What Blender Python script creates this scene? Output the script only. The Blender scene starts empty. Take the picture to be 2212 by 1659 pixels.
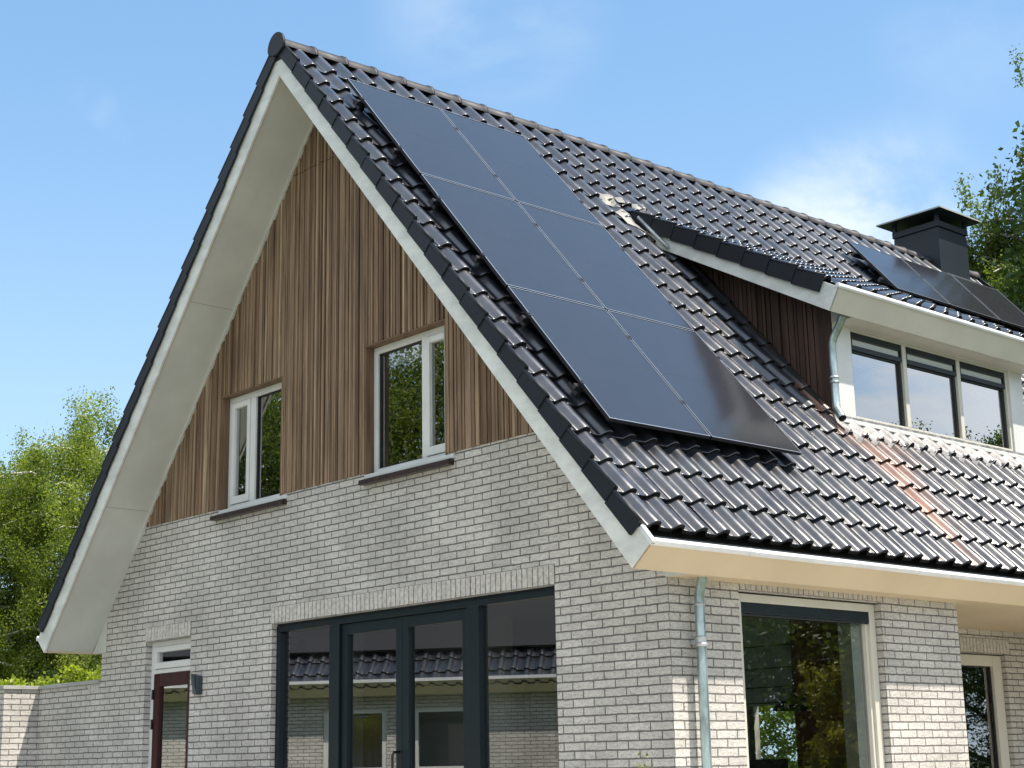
import bpy, bmesh, math, random
import numpy as np
from mathutils import Vector, Matrix
S = bpy.context.scene
COL = S.collection
R = math.radians

# ------------------------------------------------------------------ camera
cam_d = bpy.data.cameras.new('camera'); cam = bpy.data.objects.new('camera', cam_d); COL.objects.link(cam)
cam_d.sensor_width = 36.0; cam_d.lens = 36.0 * 3396.64 / 2212; cam_d.clip_end = 3000; cam_d.clip_start = 0.1
YAW, PIT, ROL = 0.840885, 0.2378, -0.019
_f = Vector((-math.sin(YAW)*math.cos(PIT), math.cos(YAW)*math.cos(PIT), math.sin(PIT)))
_r = Vector((math.cos(YAW), math.sin(YAW), 0)); _u = _r.cross(_f)
_r2 = _r*math.cos(ROL) + _u*math.sin(ROL); _u2 = -_r*math.sin(ROL) + _u*math.cos(ROL)
M = Matrix((( _r2.x, _u2.x, -_f.x), (_r2.y, _u2.y, -_f.y), (_r2.z, _u2.z, -_f.z))).to_4x4()
M.translation = Vector((11.6949, -8.1532, -0.5249))
cam.matrix_world = M
S.camera = cam

# ------------------------------------------------------------------ light
SUN = Vector((1.0, 0.50, 2.12)).normalized()
SUN_EL = math.asin(SUN.z); SUN_AZ = math.atan2(SUN.x, SUN.y)      # azimuth clockwise from +Y
w = bpy.data.worlds.new('World'); S.world = w; w.use_nodes = True
nt = w.node_tree; nt.nodes.clear()
def N(t, typ, **kw):
    n = t.nodes.new(typ)
    for k, v in kw.items():
        if k in n.inputs: n.inputs[k].default_value = v
        else: setattr(n, k, v)
    return n
out = N(nt, 'ShaderNodeOutputWorld'); bg = N(nt, 'ShaderNodeBackground', Strength=0.099)
sky = N(nt, 'ShaderNodeTexSky', sky_type='NISHITA', sun_disc=False, sun_elevation=SUN_EL, sun_rotation=SUN_AZ,
        air_density=1.0, dust_density=1.0, ozone_density=1.6, altitude=0.0)
tc = N(nt, 'ShaderNodeTexCoord')
nz = N(nt, 'ShaderNodeTexNoise', Scale=5.0, Detail=8.0, Roughness=0.58, Distortion=0.3)
mp = N(nt, 'ShaderNodeMapping'); mp.inputs['Scale'].default_value = (1, 1, 2.2)
nt.links.new(tc.outputs['Generated'], mp.inputs['Vector']); nt.links.new(mp.outputs[0], nz.inputs['Vector'])
def math_n(t, op, a, b=None, c=None, clamp=False):
    n = t.nodes.new('ShaderNodeMath'); n.operation = op; n.use_clamp = clamp
    for i, v in enumerate((a, b, c)):
        if v is None: continue
        if isinstance(v, (int, float)): n.inputs[i].default_value = v
        else: t.links.new(v, n.inputs[i])
    return n.outputs[0]
def ramp(t, x, a, b, lo=0.0, hi=1.0, smooth=True):
    n = t.nodes.new('ShaderNodeMapRange'); n.interpolation_type = 'SMOOTHSTEP' if smooth else 'LINEAR'
    t.links.new(x, n.inputs[0])
    for i, v in zip((1, 2, 3, 4), (a, b, lo, hi)): n.inputs[i].default_value = v
    return n.outputs[0]
cover = None
def add_cover(o):
    global cover
    cover = o if cover is None else math_n(nt, 'ADD', cover, o)
for dv, inner, outer, amp in (((-.545, .785, .295), .5, 6.4, .40), ((-.457, .783, .422), .3, 4.5, .11), ((-.669, .587, .456), .5, 5.5, .16), ((-.820, .418, .386), .1, 1.2, .10), ((-.829, .405, .397), .1, 1.1, .09), ((-.838, .392, .408), .1, .9, .06),
                              ((.72, .65, .24), 15, 60, .62), ((.35, -.85, .42), 25, 80, 1.0), ((-.75, -.6, .35), 10, 45, .55)):  # broadest cover, behind the camera, is added unseen to fill the shaded gable
    v = Vector(dv).normalized()
    d = N(nt, 'ShaderNodeVectorMath', operation='DOT_PRODUCT'); nt.links.new(tc.outputs['Generated'], d.inputs[0]); d.inputs[1].default_value = v
    add_cover(ramp(nt, d.outputs['Value'], math.cos(R(outer)), math.cos(R(inner)), 0, amp))
fog = ramp(nt, nz.outputs[0], .32, .66, -.85, .95)
cm = math_n(nt, 'MULTIPLY', math_n(nt, 'ADD', fog, 1.0), cover)
cm = math_n(nt, 'MINIMUM', ramp(nt, cm, .02, 1.0, 0, 1.0), .9)
mx = N(nt, 'ShaderNodeMix', data_type='RGBA'); nt.links.new(cm, mx.inputs[0])
haze = N(nt, 'ShaderNodeMix', data_type='RGBA'); haze.inputs[0].default_value = 0.40; haze.inputs[7].default_value = (2.3, 4.9, 8.2, 1)
nt.links.new(sky.outputs[0], haze.inputs[6]); sepz = N(nt, 'ShaderNodeSeparateXYZ'); nt.links.new(tc.outputs['Generated'], sepz.inputs[0])
low = N(nt, 'ShaderNodeMix', data_type='RGBA'); low.inputs[7].default_value = (5.2, 6.9, 8.4, 1); nt.links.new(ramp(nt, sepz.outputs['Z'], 0.0, .46, .50, 0.0), low.inputs[0])
nt.links.new(haze.outputs[2], low.inputs[6]); nt.links.new(low.outputs[2], mx.inputs[6])
mx.inputs[7].default_value = (6.6, 7.0, 7.5, 1)
nt.links.new(mx.outputs[2], bg.inputs['Color']); nt.links.new(bg.outputs[0], out.inputs[0])

sl = bpy.data.lights.new('sun', 'SUN'); sl.energy = 4.3; sl.angle = R(0.53); sl.color = (1.0, 0.91, 0.79)
so = bpy.data.objects.new('sun', sl); COL.objects.link(so); so.rotation_euler = SUN.to_track_quat('Z', 'Y').to_euler(); so.location = (20, 10, 40)
S.view_settings.view_transform = 'Standard'; S.view_settings.look = 'None'; S.view_settings.exposure = 0.75; S.view_settings.gamma = 1.0
S.render.engine = 'CYCLES'; S.cycles.max_bounces = 8; S.cycles.transparent_max_bounces = 12

GZ = -1.85   # ground level
# ------------------------------------------------------------------ materials
MATS = {}
def newmat(name):
    m = bpy.data.materials.new(name); m.use_nodes = True; t = m.node_tree; t.nodes.clear()
    o = N(t, 'ShaderNodeOutputMaterial'); MATS[name] = m
    return m, t, o
def link(t, a, b): t.links.new(a, b)
def plain(name, col, rough=.5, metal=0.0, spec=.5, noise=0.0, nscale=6.0, bump=0.0, bscale=60.0, coat=0.0, streak=None):
    m, t, o = newmat(name)
    p = N(t, 'ShaderNodeBsdfPrincipled'); p.inputs['Roughness'].default_value = rough; p.inputs['Metallic'].default_value = metal
    p.inputs['Specular IOR Level'].default_value = spec; p.inputs['Coat Weight'].default_value = coat
    p.inputs['Base Color'].default_value = (*col, 1)
    c = N(t, 'ShaderNodeTexCoord')
    if noise:
        n = N(t, 'ShaderNodeTexNoise', Scale=nscale, Detail=6.0, Roughness=.6)
        mpn = N(t, 'ShaderNodeMapping'); mpn.inputs['Scale'].default_value = streak or (1, 1, 1)
        link(t, c.outputs['Object'], mpn.inputs[0]); link(t, mpn.outputs[0], n.inputs['Vector'])
        f = ramp(t, n.outputs[0], .3, .7, 1-noise, 1+noise)
        x = N(t, 'ShaderNodeVectorMath', operation='SCALE'); x.inputs[0].default_value = col; link(t, f, x.inputs['Scale']); link(t, x.outputs[0], p.inputs['Base Color'])
    if bump:
        n2 = N(t, 'ShaderNodeTexNoise', Scale=bscale, Detail=4.0); link(t, c.outputs['Object'], n2.inputs['Vector'])
        b = N(t, 'ShaderNodeBump', Strength=bump, Distance=.01); link(t, n2.outputs[0], b.inputs['Height']); link(t, b.outputs[0], p.inputs['Normal'])
    link(t, p.outputs[0], o.inputs[0])
    return m
plain('cream_paint', (.60, .58, .51), .38, noise=.05, nscale=2.0, bump=.04, bscale=30)
plain('soffit_paint', (.57, .585, .55), .45, noise=.07, nscale=1.6, bump=.04, bscale=30)
plain('white_paint', (.66, .67, .66), .35, noise=.06, nscale=3.0)
plain('fascia_bounce_tint', (.60, .49, .335), .4, noise=.05, nscale=1.5)  # cream paint tinted tan: holds warm bounce off the sunlit terrace
plain('board_paint', (.67, .69, .67), .4, noise=.13, nscale=4, streak=(1, 1, 2), bump=.03, bscale=20)
plain('zinc', (.50, .53, .55), .38, metal=.65, noise=.22, nscale=9, bump=.1, bscale=20)
plain('pipe_zinc', (.42, .50, .50), .32, metal=.8, noise=.35, nscale=14, streak=(1, 1, .35))
plain('lip_zinc', (.72, .74, .77), .45, metal=.1, noise=.08, nscale=4)
plain('lead', (.24, .24, .245), .55, metal=.2, noise=.3, nscale=12, bump=.5, bscale=18)
plain('black_frame', (.006, .014, .020), .4, spec=.35, noise=.1, nscale=3)
plain('black_rubber', (.012, .013, .015), .5)
plain('dark_deck', (.02, .018, .017), .8)
plain('chimney_metal', (.014, .021, .030), .5, spec=.35, metal=.0, noise=.1, nscale=2)
plain('door_wood', (.040, .010, .010), .35, spec=.25, noise=.2, nscale=6, streak=(4, 4, .4))
plain('sill_tile', (.035, .022, .022), .3, noise=.3, nscale=20)
plain('coping', (.36, .36, .34), .6, noise=.15, nscale=5)
plain('plaster', (.55, .54, .50), .8)
plain('dark_wall', (.24, .075, .055), .7)
plain('floor_board', (.12, .08, .05), .6)
plain('blind_fabric', (.42, .50, .50), .85, noise=.08, nscale=10)
plain('light_fabric', (.62, .64, .66), .85)
plain('curtain_fabric', (.34, .38, .40), .85)
plain('lamp_black', (.012, .012, .012), .4)
plain('chair_fabric', (.05, .052, .055), .8)
plain('lamp_grey', (.035, .05, .065), .4, noise=.1)
plain('tan_fabric', (.45, .27, .13), .8)
plain('soil', (.06, .045, .03), .9)
plain('panel_rim_glint', (.50, .54, .60), .3, metal=.8)  # pale metal stands for the bright glint along the black frame edge
plain('panel_black', (.008, .009, .012), .4)
plain('clamp_metal', (.10, .10, .11), .35, metal=.9)
plain('slat_white', (.75, .76, .78), .5)
plain('flash_foil', (.19, .19, .18), .55, metal=.2, noise=.2, nscale=7, bump=.4, bscale=9)

def brick_mat(name, bw, rh):
    m, t, o = newmat(name)
    p = N(t, 'ShaderNodeBsdfPrincipled', Roughness=.82); p.inputs['Specular IOR Level'].default_value = .25
    uv = N(t, 'ShaderNodeUVMap', uv_map='UVMap')
    dn = N(t, 'ShaderNodeTexNoise', Scale=14.0, Detail=3.0); link(t, uv.outputs[0], dn.inputs['Vector'])
    dsub = N(t, 'ShaderNodeVectorMath', operation='SUBTRACT'); link(t, dn.outputs['Color'], dsub.inputs[0]); dsub.inputs[1].default_value = (.5, .5, .5)
    dsc = N(t, 'ShaderNodeVectorMath', operation='SCALE'); link(t, dsub.outputs[0], dsc.inputs[0]); dsc.inputs['Scale'].default_value = .010
    dad = N(t, 'ShaderNodeVectorMath', operation='ADD'); link(t, uv.outputs[0], dad.inputs[0]); link(t, dsc.outputs[0], dad.inputs[1])
    b = N(t, 'ShaderNodeTexBrick'); b.offset = .5; b.offset_frequency = 2; b.squash = 1.0
    for k, v in (('Scale', 1.0), ('Mortar Size', .0062), ('Mortar Smooth', .25), ('Bias', 0.0), ('Brick Width', bw), ('Row Height', rh)): b.inputs[k].default_value = v
    b.inputs['Color1'].default_value = (.54, .520, .488, 1); b.inputs['Color2'].default_value = (.625, .602, .565, 1); b.inputs['Mortar'].default_value = (.175, .168, .158, 1)
    link(t, dad.outputs[0], b.inputs['Vector'])
    # split-face texture: fine diagonal chisel marks and blotches
    mpn = N(t, 'ShaderNodeMapping'); mpn.inputs['Rotation'].default_value = (0, 0, R(40)); mpn.inputs['Scale'].default_value = (26, 75, 1)
    link(t, uv.outputs[0], mpn.inputs[0])
    n1 = N(t, 'ShaderNodeTexNoise', Scale=1.0, Detail=5.0, Roughness=.65, Distortion=1.4); link(t, mpn.outputs[0], n1.inputs['Vector'])
    n2 = N(t, 'ShaderNodeTexNoise', Scale=1.1, Detail=5.0, Roughness=.6); link(t, uv.outputs[0], n2.inputs['Vector'])
    n3 = N(t, 'ShaderNodeTexNoise', Scale=60.0, Detail=2.0); link(t, uv.outputs[0], n3.inputs['Vector'])
    f1 = ramp(t, n1.outputs[0], .34, .60, .70, 1.10); f2 = ramp(t, n2.outputs[0], .3, .7, .80, 1.08); f3 = ramp(t, n3.outputs[0], .22, .34, .62, 1.0)
    ff = math_n(t, 'MULTIPLY', math_n(t, 'MULTIPLY', f1, f2), f3)
    x = N(t, 'ShaderNodeVectorMath', operation='SCALE'); link(t, b.outputs['Color'], x.inputs[0]); link(t, ff, x.inputs['Scale'])
    link(t, x.outputs[0], p.inputs['Base Color'])
    hgt = math_n(t, 'SUBTRACT', math_n(t, 'MULTIPLY', n1.outputs[0], .9), math_n(t, 'MULTIPLY', b.outputs['Fac'], 1.3))
    bp = N(t, 'ShaderNodeBump', Strength=.8, Distance=.008); link(t, hgt, bp.inputs['Height']); link(t, bp.outputs[0], p.inputs['Normal'])
    link(t, p.outputs[0], o.inputs[0]); return m
brick_mat('brick', .22, .062)
brick_mat('soldier_brick', .062, .5)

def wood_mat(name, stops):
    m, t, o = newmat(name)
    p = N(t, 'ShaderNodeBsdfPrincipled', Roughness=.62); p.inputs['Specular IOR Level'].default_value = .3
    a = N(t, 'ShaderNodeAttribute', attribute_name='tone')
    cr = N(t, 'ShaderNodeValToRGB'); link(t, a.outputs['Fac'], cr.inputs[0])
    el = cr.color_ramp.elements
    while len(el) < len(stops): el.new(.5)
    for e, (ps, c) in zip(el, stops): e.position = ps; e.color = (*c, 1)
    c = N(t, 'ShaderNodeTexCoord'); mpn = N(t, 'ShaderNodeMapping'); mpn.inputs['Scale'].default_value = (55, 55, 2.2); link(t, c.outputs['Object'], mpn.inputs[0])
    n = N(t, 'ShaderNodeTexNoise', Scale=1.0, Detail=6.0, Roughness=.6, Distortion=.6); link(t, mpn.outputs[0], n.inputs['Vector'])
    mp2 = N(t, 'ShaderNodeMapping'); mp2.inputs['Scale'].default_value = (9, 9, 1.1); link(t, c.outputs['Object'], mp2.inputs[0])
    n2 = N(t, 'ShaderNodeTexNoise', Scale=1.0, Detail=3.0); link(t, mp2.outputs[0], n2.inputs['Vector'])
    f = math_n(t, 'MULTIPLY', ramp(t, n.outputs[0], .3, .7, .70, 1.22), ramp(t, n2.outputs[0], .28, .6, .72, 1.1))
    x = N(t, 'ShaderNodeVectorMath', operation='SCALE'); link(t, cr.outputs[0], x.inputs[0]); link(t, f, x.inputs['Scale']); link(t, x.outputs[0], p.inputs['Base Color'])
    bp = N(t, 'ShaderNodeBump', Strength=.25, Distance=.003); link(t, n.outputs[0], bp.inputs['Height']); link(t, bp.outputs[0], p.inputs['Normal'])
    link(t, p.outputs[0], o.inputs[0]); return m
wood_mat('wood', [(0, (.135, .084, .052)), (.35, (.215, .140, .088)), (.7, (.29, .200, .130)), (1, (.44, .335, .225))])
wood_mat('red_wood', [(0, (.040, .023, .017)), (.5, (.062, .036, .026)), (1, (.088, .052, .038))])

def tile_mat(name, rust):
    m, t, o = newmat(name)
    p = N(t, 'ShaderNodeBsdfPrincipled'); p.inputs['Specular IOR Level'].default_value = 1.0 if rust else .35; p.inputs['Coat Weight'].default_value = .5 if rust else 0.0; p.inputs['Coat Roughness'].default_value = .20
    a = N(t, 'ShaderNodeAttribute', attribute_name='tone')
    c = N(t, 'ShaderNodeTexCoord')
    n = N(t, 'ShaderNodeTexNoise', Scale=5.0, Detail=7.0, Roughness=.65); link(t, c.outputs['Object'], n.inputs['Vector'])
    cr = N(t, 'ShaderNodeMix', data_type='RGBA'); cr.inputs[6].default_value = (.015, .019, .030, 1); cr.inputs[7].default_value = (.034, .035, .044, 1)
    link(t, math_n(t, 'ADD', math_n(t, 'MULTIPLY', a.outputs['Fac'], .40), ramp(t, n.outputs[0], .4, .7, 0, .35)), cr.inputs[0])
    dust = N(t, 'ShaderNodeMix', data_type='RGBA'); dust.inputs[7].default_value = (.085, .08, .078, 1); link(t, cr.outputs[2], dust.inputs[6])
    n4 = N(t, 'ShaderNodeTexNoise', Scale=2.4, Detail=8.0, Roughness=.75); link(t, c.outputs['Object'], n4.inputs['Vector'])
    link(t, ramp(t, n4.outputs[0], .52, .74, 0, .22), dust.inputs[0])
    col = dust.outputs[2]
    if rust:
        # rust-coloured run-off below the dormer downpipe, a stain that follows the tile pans
        at2 = N(t, 'ShaderNodeAttribute', attribute_name='stain')
        n5 = N(t, 'ShaderNodeTexNoise', Scale=1.0, Detail=6.0, Roughness=.7)
        mp5 = N(t, 'ShaderNodeMapping'); mp5.inputs['Scale'].default_value = (3, 16, 3); link(t, c.outputs['Object'], mp5.inputs[0]); link(t, mp5.outputs[0], n5.inputs['Vector'])
        k = math_n(t, 'MULTIPLY', at2.outputs['Fac'], ramp(t, n5.outputs[0], .34, .54, .2, 1), clamp=True)
        rm = N(t, 'ShaderNodeMix', data_type='RGBA'); rm.inputs[7].default_value = (.50, .235, .13, 1); link(t, col, rm.inputs[6]); link(t, k, rm.inputs[0]); col = rm.outputs[2]
    link(t, col, p.inputs['Base Color'])
    link(t, ramp(t, n.outputs[0], .3, .7, .26, .41) if rust else ramp(t, n.outputs[0], .3, .7, .5, .62), p.inputs['Roughness'])
    n3 = N(t, 'ShaderNodeTexNoise', Scale=40.0, Detail=3.0); link(t, c.outputs['Object'], n3.inputs['Vector'])
    bp = N(t, 'ShaderNodeBump', Strength=.06, Distance=.004); link(t, n3.outputs[0], bp.inputs['Height']); link(t, bp.outputs[0], p.inputs['Normal'])
    link(t, p.outputs[0], o.inputs[0]); return m
tile_mat('roof_tile', True); tile_mat('ridge_tile', False)
plain('tile_edge', (.006, .006, .007), .6, spec=.3)
plain('verge_tile', (.008, .012, .018), .5, spec=.3, noise=.15, nscale=3)

def glass_mat(name, k, base=.0, tint=(.9, .95, .93), rough=0.0):
    m, t, o = newmat(name)
    fr = N(t, 'ShaderNodeFresnel', IOR=1.5); f = math_n(t, 'ADD', math_n(t, 'MULTIPLY', fr.outputs[0], k), base, clamp=True)
    tr = N(t, 'ShaderNodeBsdfTransparent'); tr.inputs[0].default_value = (*tint, 1)
    gl = N(t, 'ShaderNodeBsdfGlossy', Roughness=rough)
    mm = N(t, 'ShaderNodeMixShader'); link(t, f, mm.inputs[0]); link(t, tr.outputs[0], mm.inputs[1]); link(t, gl.outputs[0], mm.inputs[2]); link(t, mm.outputs[0], o.inputs[0])
    return m
glass_mat('glass', 5.5, .05)
glass_mat('side_glass', 3.6, .03)
glass_mat('door_glass', 5.5, .05, (.55, .6, .6))
glass_mat('dormer_glass', 7.0, .10, (.75, .8, .8))
def panel_glass():
    m, t, o = newmat('panel_glass')
    p = N(t, 'ShaderNodeBsdfPrincipled'); p.inputs['Roughness'].default_value = .13; p.inputs['Specular IOR Level'].default_value = .78
    p.inputs['Sheen Weight'].default_value = .0
    c = N(t, 'ShaderNodeTexCoord'); n = N(t, 'ShaderNodeTexNoise', Scale=260.0, Detail=2.0); link(t, c.outputs['Object'], n.inputs['Vector'])
    n2 = N(t, 'ShaderNodeTexNoise', Scale=1.6, Detail=6.0, Roughness=.7); link(t, c.outputs['Object'], n2.inputs['Vector'])
    # faint busbar grid of the cells and a film of dust
    mix = N(t, 'ShaderNodeMix', data_type='RGBA'); mix.inputs[6].default_value = (.022, .023, .030, 1); mix.inputs[7].default_value = (.062, .058, .058, 1)
    link(t, math_n(t, 'MULTIPLY', ramp(t, n.outputs[0], .45, .75), ramp(t, n2.outputs[0], .3, .7, .4, 1)), mix.inputs[0])
    link(t, mix.outputs[2], p.inputs['Base Color']); link(t, p.outputs[0], o.inputs[0])
panel_glass()
def leaf_mat(name, dark, light, tr=.35):
    m, t, o = newmat(name)
    a = N(t, 'ShaderNodeAttribute', attribute_name='tone')
    mix = N(t, 'ShaderNodeMix', data_type='RGBA'); mix.inputs[6].default_value = (*dark, 1); mix.inputs[7].default_value = (*light, 1); link(t, a.outputs['Fac'], mix.inputs[0])
    d = N(t, 'ShaderNodeBsdfPrincipled', Roughness=.5); d.inputs['Specular IOR Level'].default_value = .35; link(t, mix.outputs[2], d.inputs['Base Color'])
    tl = N(t, 'ShaderNodeBsdfTranslucent'); sc = N(t, 'ShaderNodeVectorMath', operation='MULTIPLY'); link(t, mix.outputs[2], sc.inputs[0]); sc.inputs[1].default_value = (1.5, 1.7, .6); link(t, sc.outputs[0], tl.inputs[0])
    mm = N(t, 'ShaderNodeMixShader'); mm.inputs[0].default_value = tr; link(t, d.outputs[0], mm.inputs[1]); link(t, tl.outputs[0], mm.inputs[2]); link(t, mm.outputs[0], o.inputs[0])
leaf_mat('birch_leaf', (.085, .13, .022), (.32, .36, .08), .5)
leaf_mat('birch_leaf_dark', (.045, .078, .018), (.17, .21, .05), .45)
leaf_mat('dense_leaf', (.03, .058, .014), (.10, .145, .035), .32)
leaf_mat('hedge_leaf', (.14, .19, .02), (.42, .46, .06), .4)
leaf_mat('conifer_leaf', (.11, .12, .02), (.30, .29, .05), .3)
leaf_mat('shrub_leaf', (.07, .10, .03), (.22, .26, .07), .4)
plain('bark', (.16, .14, .12), .9, noise=.4, nscale=8, streak=(1, 1, .3))
plain('birch_bark', (.45, .43, .40), .8, noise=.5, nscale=5)
plain('grass', (.05, .085, .02), .9, noise=.4, nscale=2)
plain('paving', (.44, .41, .36), .8, noise=.2, nscale=3)

# ------------------------------------------------------------------ mesh helpers
class MB:
    def __init__(s): s.v = []; s.f = []; s.m = []; s.sm = []; s.uv = []; s.tone = []; s.stain = []
    def vert(s, p, tone=0.0, stain=0.0): s.v.append(tuple(p)); s.tone.append(tone); s.stain.append(stain); return len(s.v)-1
    def face(s, idx, mat=0, smooth=False, uv=None): s.f.append(tuple(idx)); s.m.append(mat); s.sm.append(smooth); s.uv.append(uv)
    def poly(s, pts, mat=0, tone=0.0, uv=None): s.face([s.vert(p, tone) for p in pts], mat, False, uv)
    def prism(s, quadA, quadB, mat=0, tone=0.0, cap=True):
        n = len(quadA); a = [s.vert(p, tone) for p in quadA]; b = [s.vert(p, tone) for p in quadB]
        if cap: s.face(a[::-1], mat); s.face(b, mat)
        for i in range(n):
            j = (i+1) % n; s.face((a[i], a[j], b[j], b[i]), mat)
    def box(s, lo, hi, mat=0, tone=0.0):
        (x0, y0, z0), (x1, y1, z1) = lo, hi
        s.prism([(x0, y0, z0), (x1, y0, z0), (x1, y1, z0), (x0, y1, z0)], [(x0, y0, z1), (x1, y0, z1), (x1, y1, z1), (x0, y1, z1)], mat, tone)
    def tube(s, pts, rad, seg=12, mat=0, cap=True, tone=0.0):
        pts = [Vector(p) for p in pts]; rings = []
        if not hasattr(rad, '__len__'): rad = [rad]*len(pts)
        prev = None
        for i, p in enumerate(pts):
            d = (pts[min(i+1, len(pts)-1)] - pts[max(i-1, 0)]).normalized()
            if prev is None: a = d.orthogonal().normalized()
            else: a = (prev - d*prev.dot(d)).normalized()
            prev = a; b = d.cross(a)
            rings.append([s.vert(p + (a*math.cos(2*math.pi*k/seg) + b*math.sin(2*math.pi*k/seg))*rad[i], tone) for k in range(seg)])
        for i in range(len(rings)-1):
            for k in range(seg):
                j = (k+1) % seg; s.face((rings[i][k], rings[i][j], rings[i+1][j], rings[i+1][k]), mat, True)
        if cap: s.face(rings[0][::-1], mat); s.face(rings[-1], mat)
    def lathe(s, c, prof, seg=24, mat=0):
        rings = [[s.vert((c[0]+r*math.cos(2*math.pi*k/seg), c[1]+r*math.sin(2*math.pi*k/seg), c[2]+z)) for k in range(seg)] for r, z in prof]
        for i in range(len(rings)-1):
            for k in range(seg):
                j = (k+1) % seg; s.face((rings[i][k], rings[i][j], rings[i+1][j], rings[i+1][k]), mat, True)
    def build(s, name, mats, parent=None, recalc=True, bevel=0.0, attrs=False):
        me = bpy.data.meshes.new(name)
        base = Vector((0, 0, 0))
        if parent is not None:
            q = parent
            while q is not None: base += q.location; q = q.parent
        # box-projected UVs in metres from world position
        uvl = []
        for f, u in zip(s.f, s.uv):
            if u is not None: uvl.extend(u); continue
            p = [Vector(s.v[i]) for i in f]; n = (p[1]-p[0]).cross(p[-1]-p[0])
            ax = max(range(3), key=lambda k: abs(n[k]))
            for q in p: uvl.append((q.x, q.z) if ax == 1 else (q.y + .11, q.z) if ax == 0 else (q.x, q.y))
        me.from_pydata([(a-base.x, b-base.y, c-base.z) for a, b, c in s.v], [], s.f)
        ul = me.uv_layers.new(name='UVMap'); ul.data.foreach_set('uv', np.array(uvl, dtype=np.float32).ravel())
        me.polygons.foreach_set('material_index', s.m); me.polygons.foreach_set('use_smooth', s.sm)
        if attrs:
            for nm, d in (('tone', s.tone), ('stain', s.stain)):
                a = me.attributes.new(nm, 'FLOAT', 'POINT'); a.data.foreach_set('value', np.array(d, dtype=np.float32))
        if isinstance(mats, str): mats = [mats]
        for m in mats: me.materials.append(MATS[m])
        me.update()
        if recalc:
            bm = bmesh.new(); bm.from_mesh(me); bmesh.ops.recalc_face_normals(bm, faces=bm.faces[:]); bm.to_mesh(me); bm.free()
        o = bpy.data.objects.new(name, me); COL.objects.link(o)
        if parent is not None: o.parent = parent
        if bevel:
            b = o.modifiers.new('bevel', 'BEVEL'); b.width = bevel; b.segments = 2; b.limit_method = 'ANGLE'
        return o
def tag(o, label=None, cat=None, group=None, kind=None):
    if label: o['label'] = label
    if cat: o['category'] = cat
    if group: o['group'] = group
    if kind: o['kind'] = kind
    return o
def empty(name, loc, label=None, cat=None, group=None):
    o = bpy.data.objects.new(name, None); COL.objects.link(o); o.location = loc; o.empty_display_size = .2
    return tag(o, label, cat, group)

# slope frames -------------------------------------------------------
P0 = 0.86240; ZI = 5.859
class Slope:
    def __init__(s, ox, oz, pitch, sx=1): s.ox, s.oz, s.c, s.s, s.sx = ox, oz, math.cos(pitch), math.sin(pitch), sx
    def p(s, d, y, off): return (s.sx*(s.ox + d*s.c + off*s.s), y, s.oz - d*s.s + off*s.c)
MAIN = Slope(0, ZI, P0); LEFT = Slope(0, ZI, P0, -1); DORM = Slope(1.0, 4.764, R(29.0))
def sbox(mb, sl, d0, d1, y0, y1, o0, o1, mat=0):
    mb.prism([sl.p(d0, y0, o0), sl.p(d1, y0, o0), sl.p(d1, y0, o1), sl.p(d0, y0, o1)], [sl.p(d0, y1, o0), sl.p(d1, y1, o0), sl.p(d1, y1, o1), sl.p(d0, y1, o1)], mat)

BW = .229; TIP = 6.744; YB = -.572; YEND = 11.22
TW = .2344; GA = .3357; NOSE0 = .211; NN = 20
DX = 3.25; DY0, DY1 = 3.38, 6.62      # dormer face and side walls

def _ss(a, b, t):
    t = max(0.0, min(1.0, (t-a)/(b-a))); return t*t*(3-2*t)
def prof(u):                           # tile cross section, u in metres from the crest: round roll, flat pan, gentle S on the other side
    t = (u / TW) % 1.0
    if t > .58: t -= 1
    h = .041*(1-_ss(.07, .17, t))*_ss(-.40, -.15, t)
    if -.19 < t < .11: h += .008*math.cos(math.pi*(t+.04)/.30)
    return h + (.0025 if .215 < t < .235 else 0)
SAMP = [-.42, -.38, -.34, -.30, -.25, -.20, -.16, -.12, -.07, -.02, .03, .07, .10, .13, .17, .213, .218, .232, .24, .40, .60]
def tile_field(mb, sl, ys, noses, gauge, off_pan, skip=None, stainf=None, rng=None, yA=None, yB=None):
    for k, sn in enumerate(noses):
        for yc in ys:
            if skip and skip(yc + .08, sn - gauge/2): continue
            tone = rng.random(); dz = rng.uniform(-.0025, .0025); ds = rng.uniform(-.004, .004); tilt = rng.uniform(-.0015, .0015)
            rows = []
            for (dd, dh) in ((-gauge-.02, -.034), (-gauge*.5, -.017), (-.010, 0.0), (-.002, -.001), (0.0, -.004), (-.001, -.033)):
                row = []
                for t in SAMP:
                    y = yc + t*TW
                    if yA is not None: y = max(y, yA)
                    if yB is not None: y = min(y, yB)
                    h = off_pan + prof(y - yc) + dh + dz + tilt*t*4
                    st = stainf(y, sn + dd) if stainf else 0
                    row.append(mb.vert(sl.p(sn + dd + ds, y, h), tone, st))
                rows.append(row)
            for a, b in zip(rows[:-2], rows[1:-1]):
                for i in range(len(SAMP)-1): mb.face((a[i], a[i+1], b[i+1], b[i]), 0, True)
            a = [mb.vert(mb.v[q], 0) for q in rows[-2]]; b = rows[-1]
            for i in range(len(SAMP)-1): mb.face((a[i], a[i+1], b[i+1], b[i]), 1, True)
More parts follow.
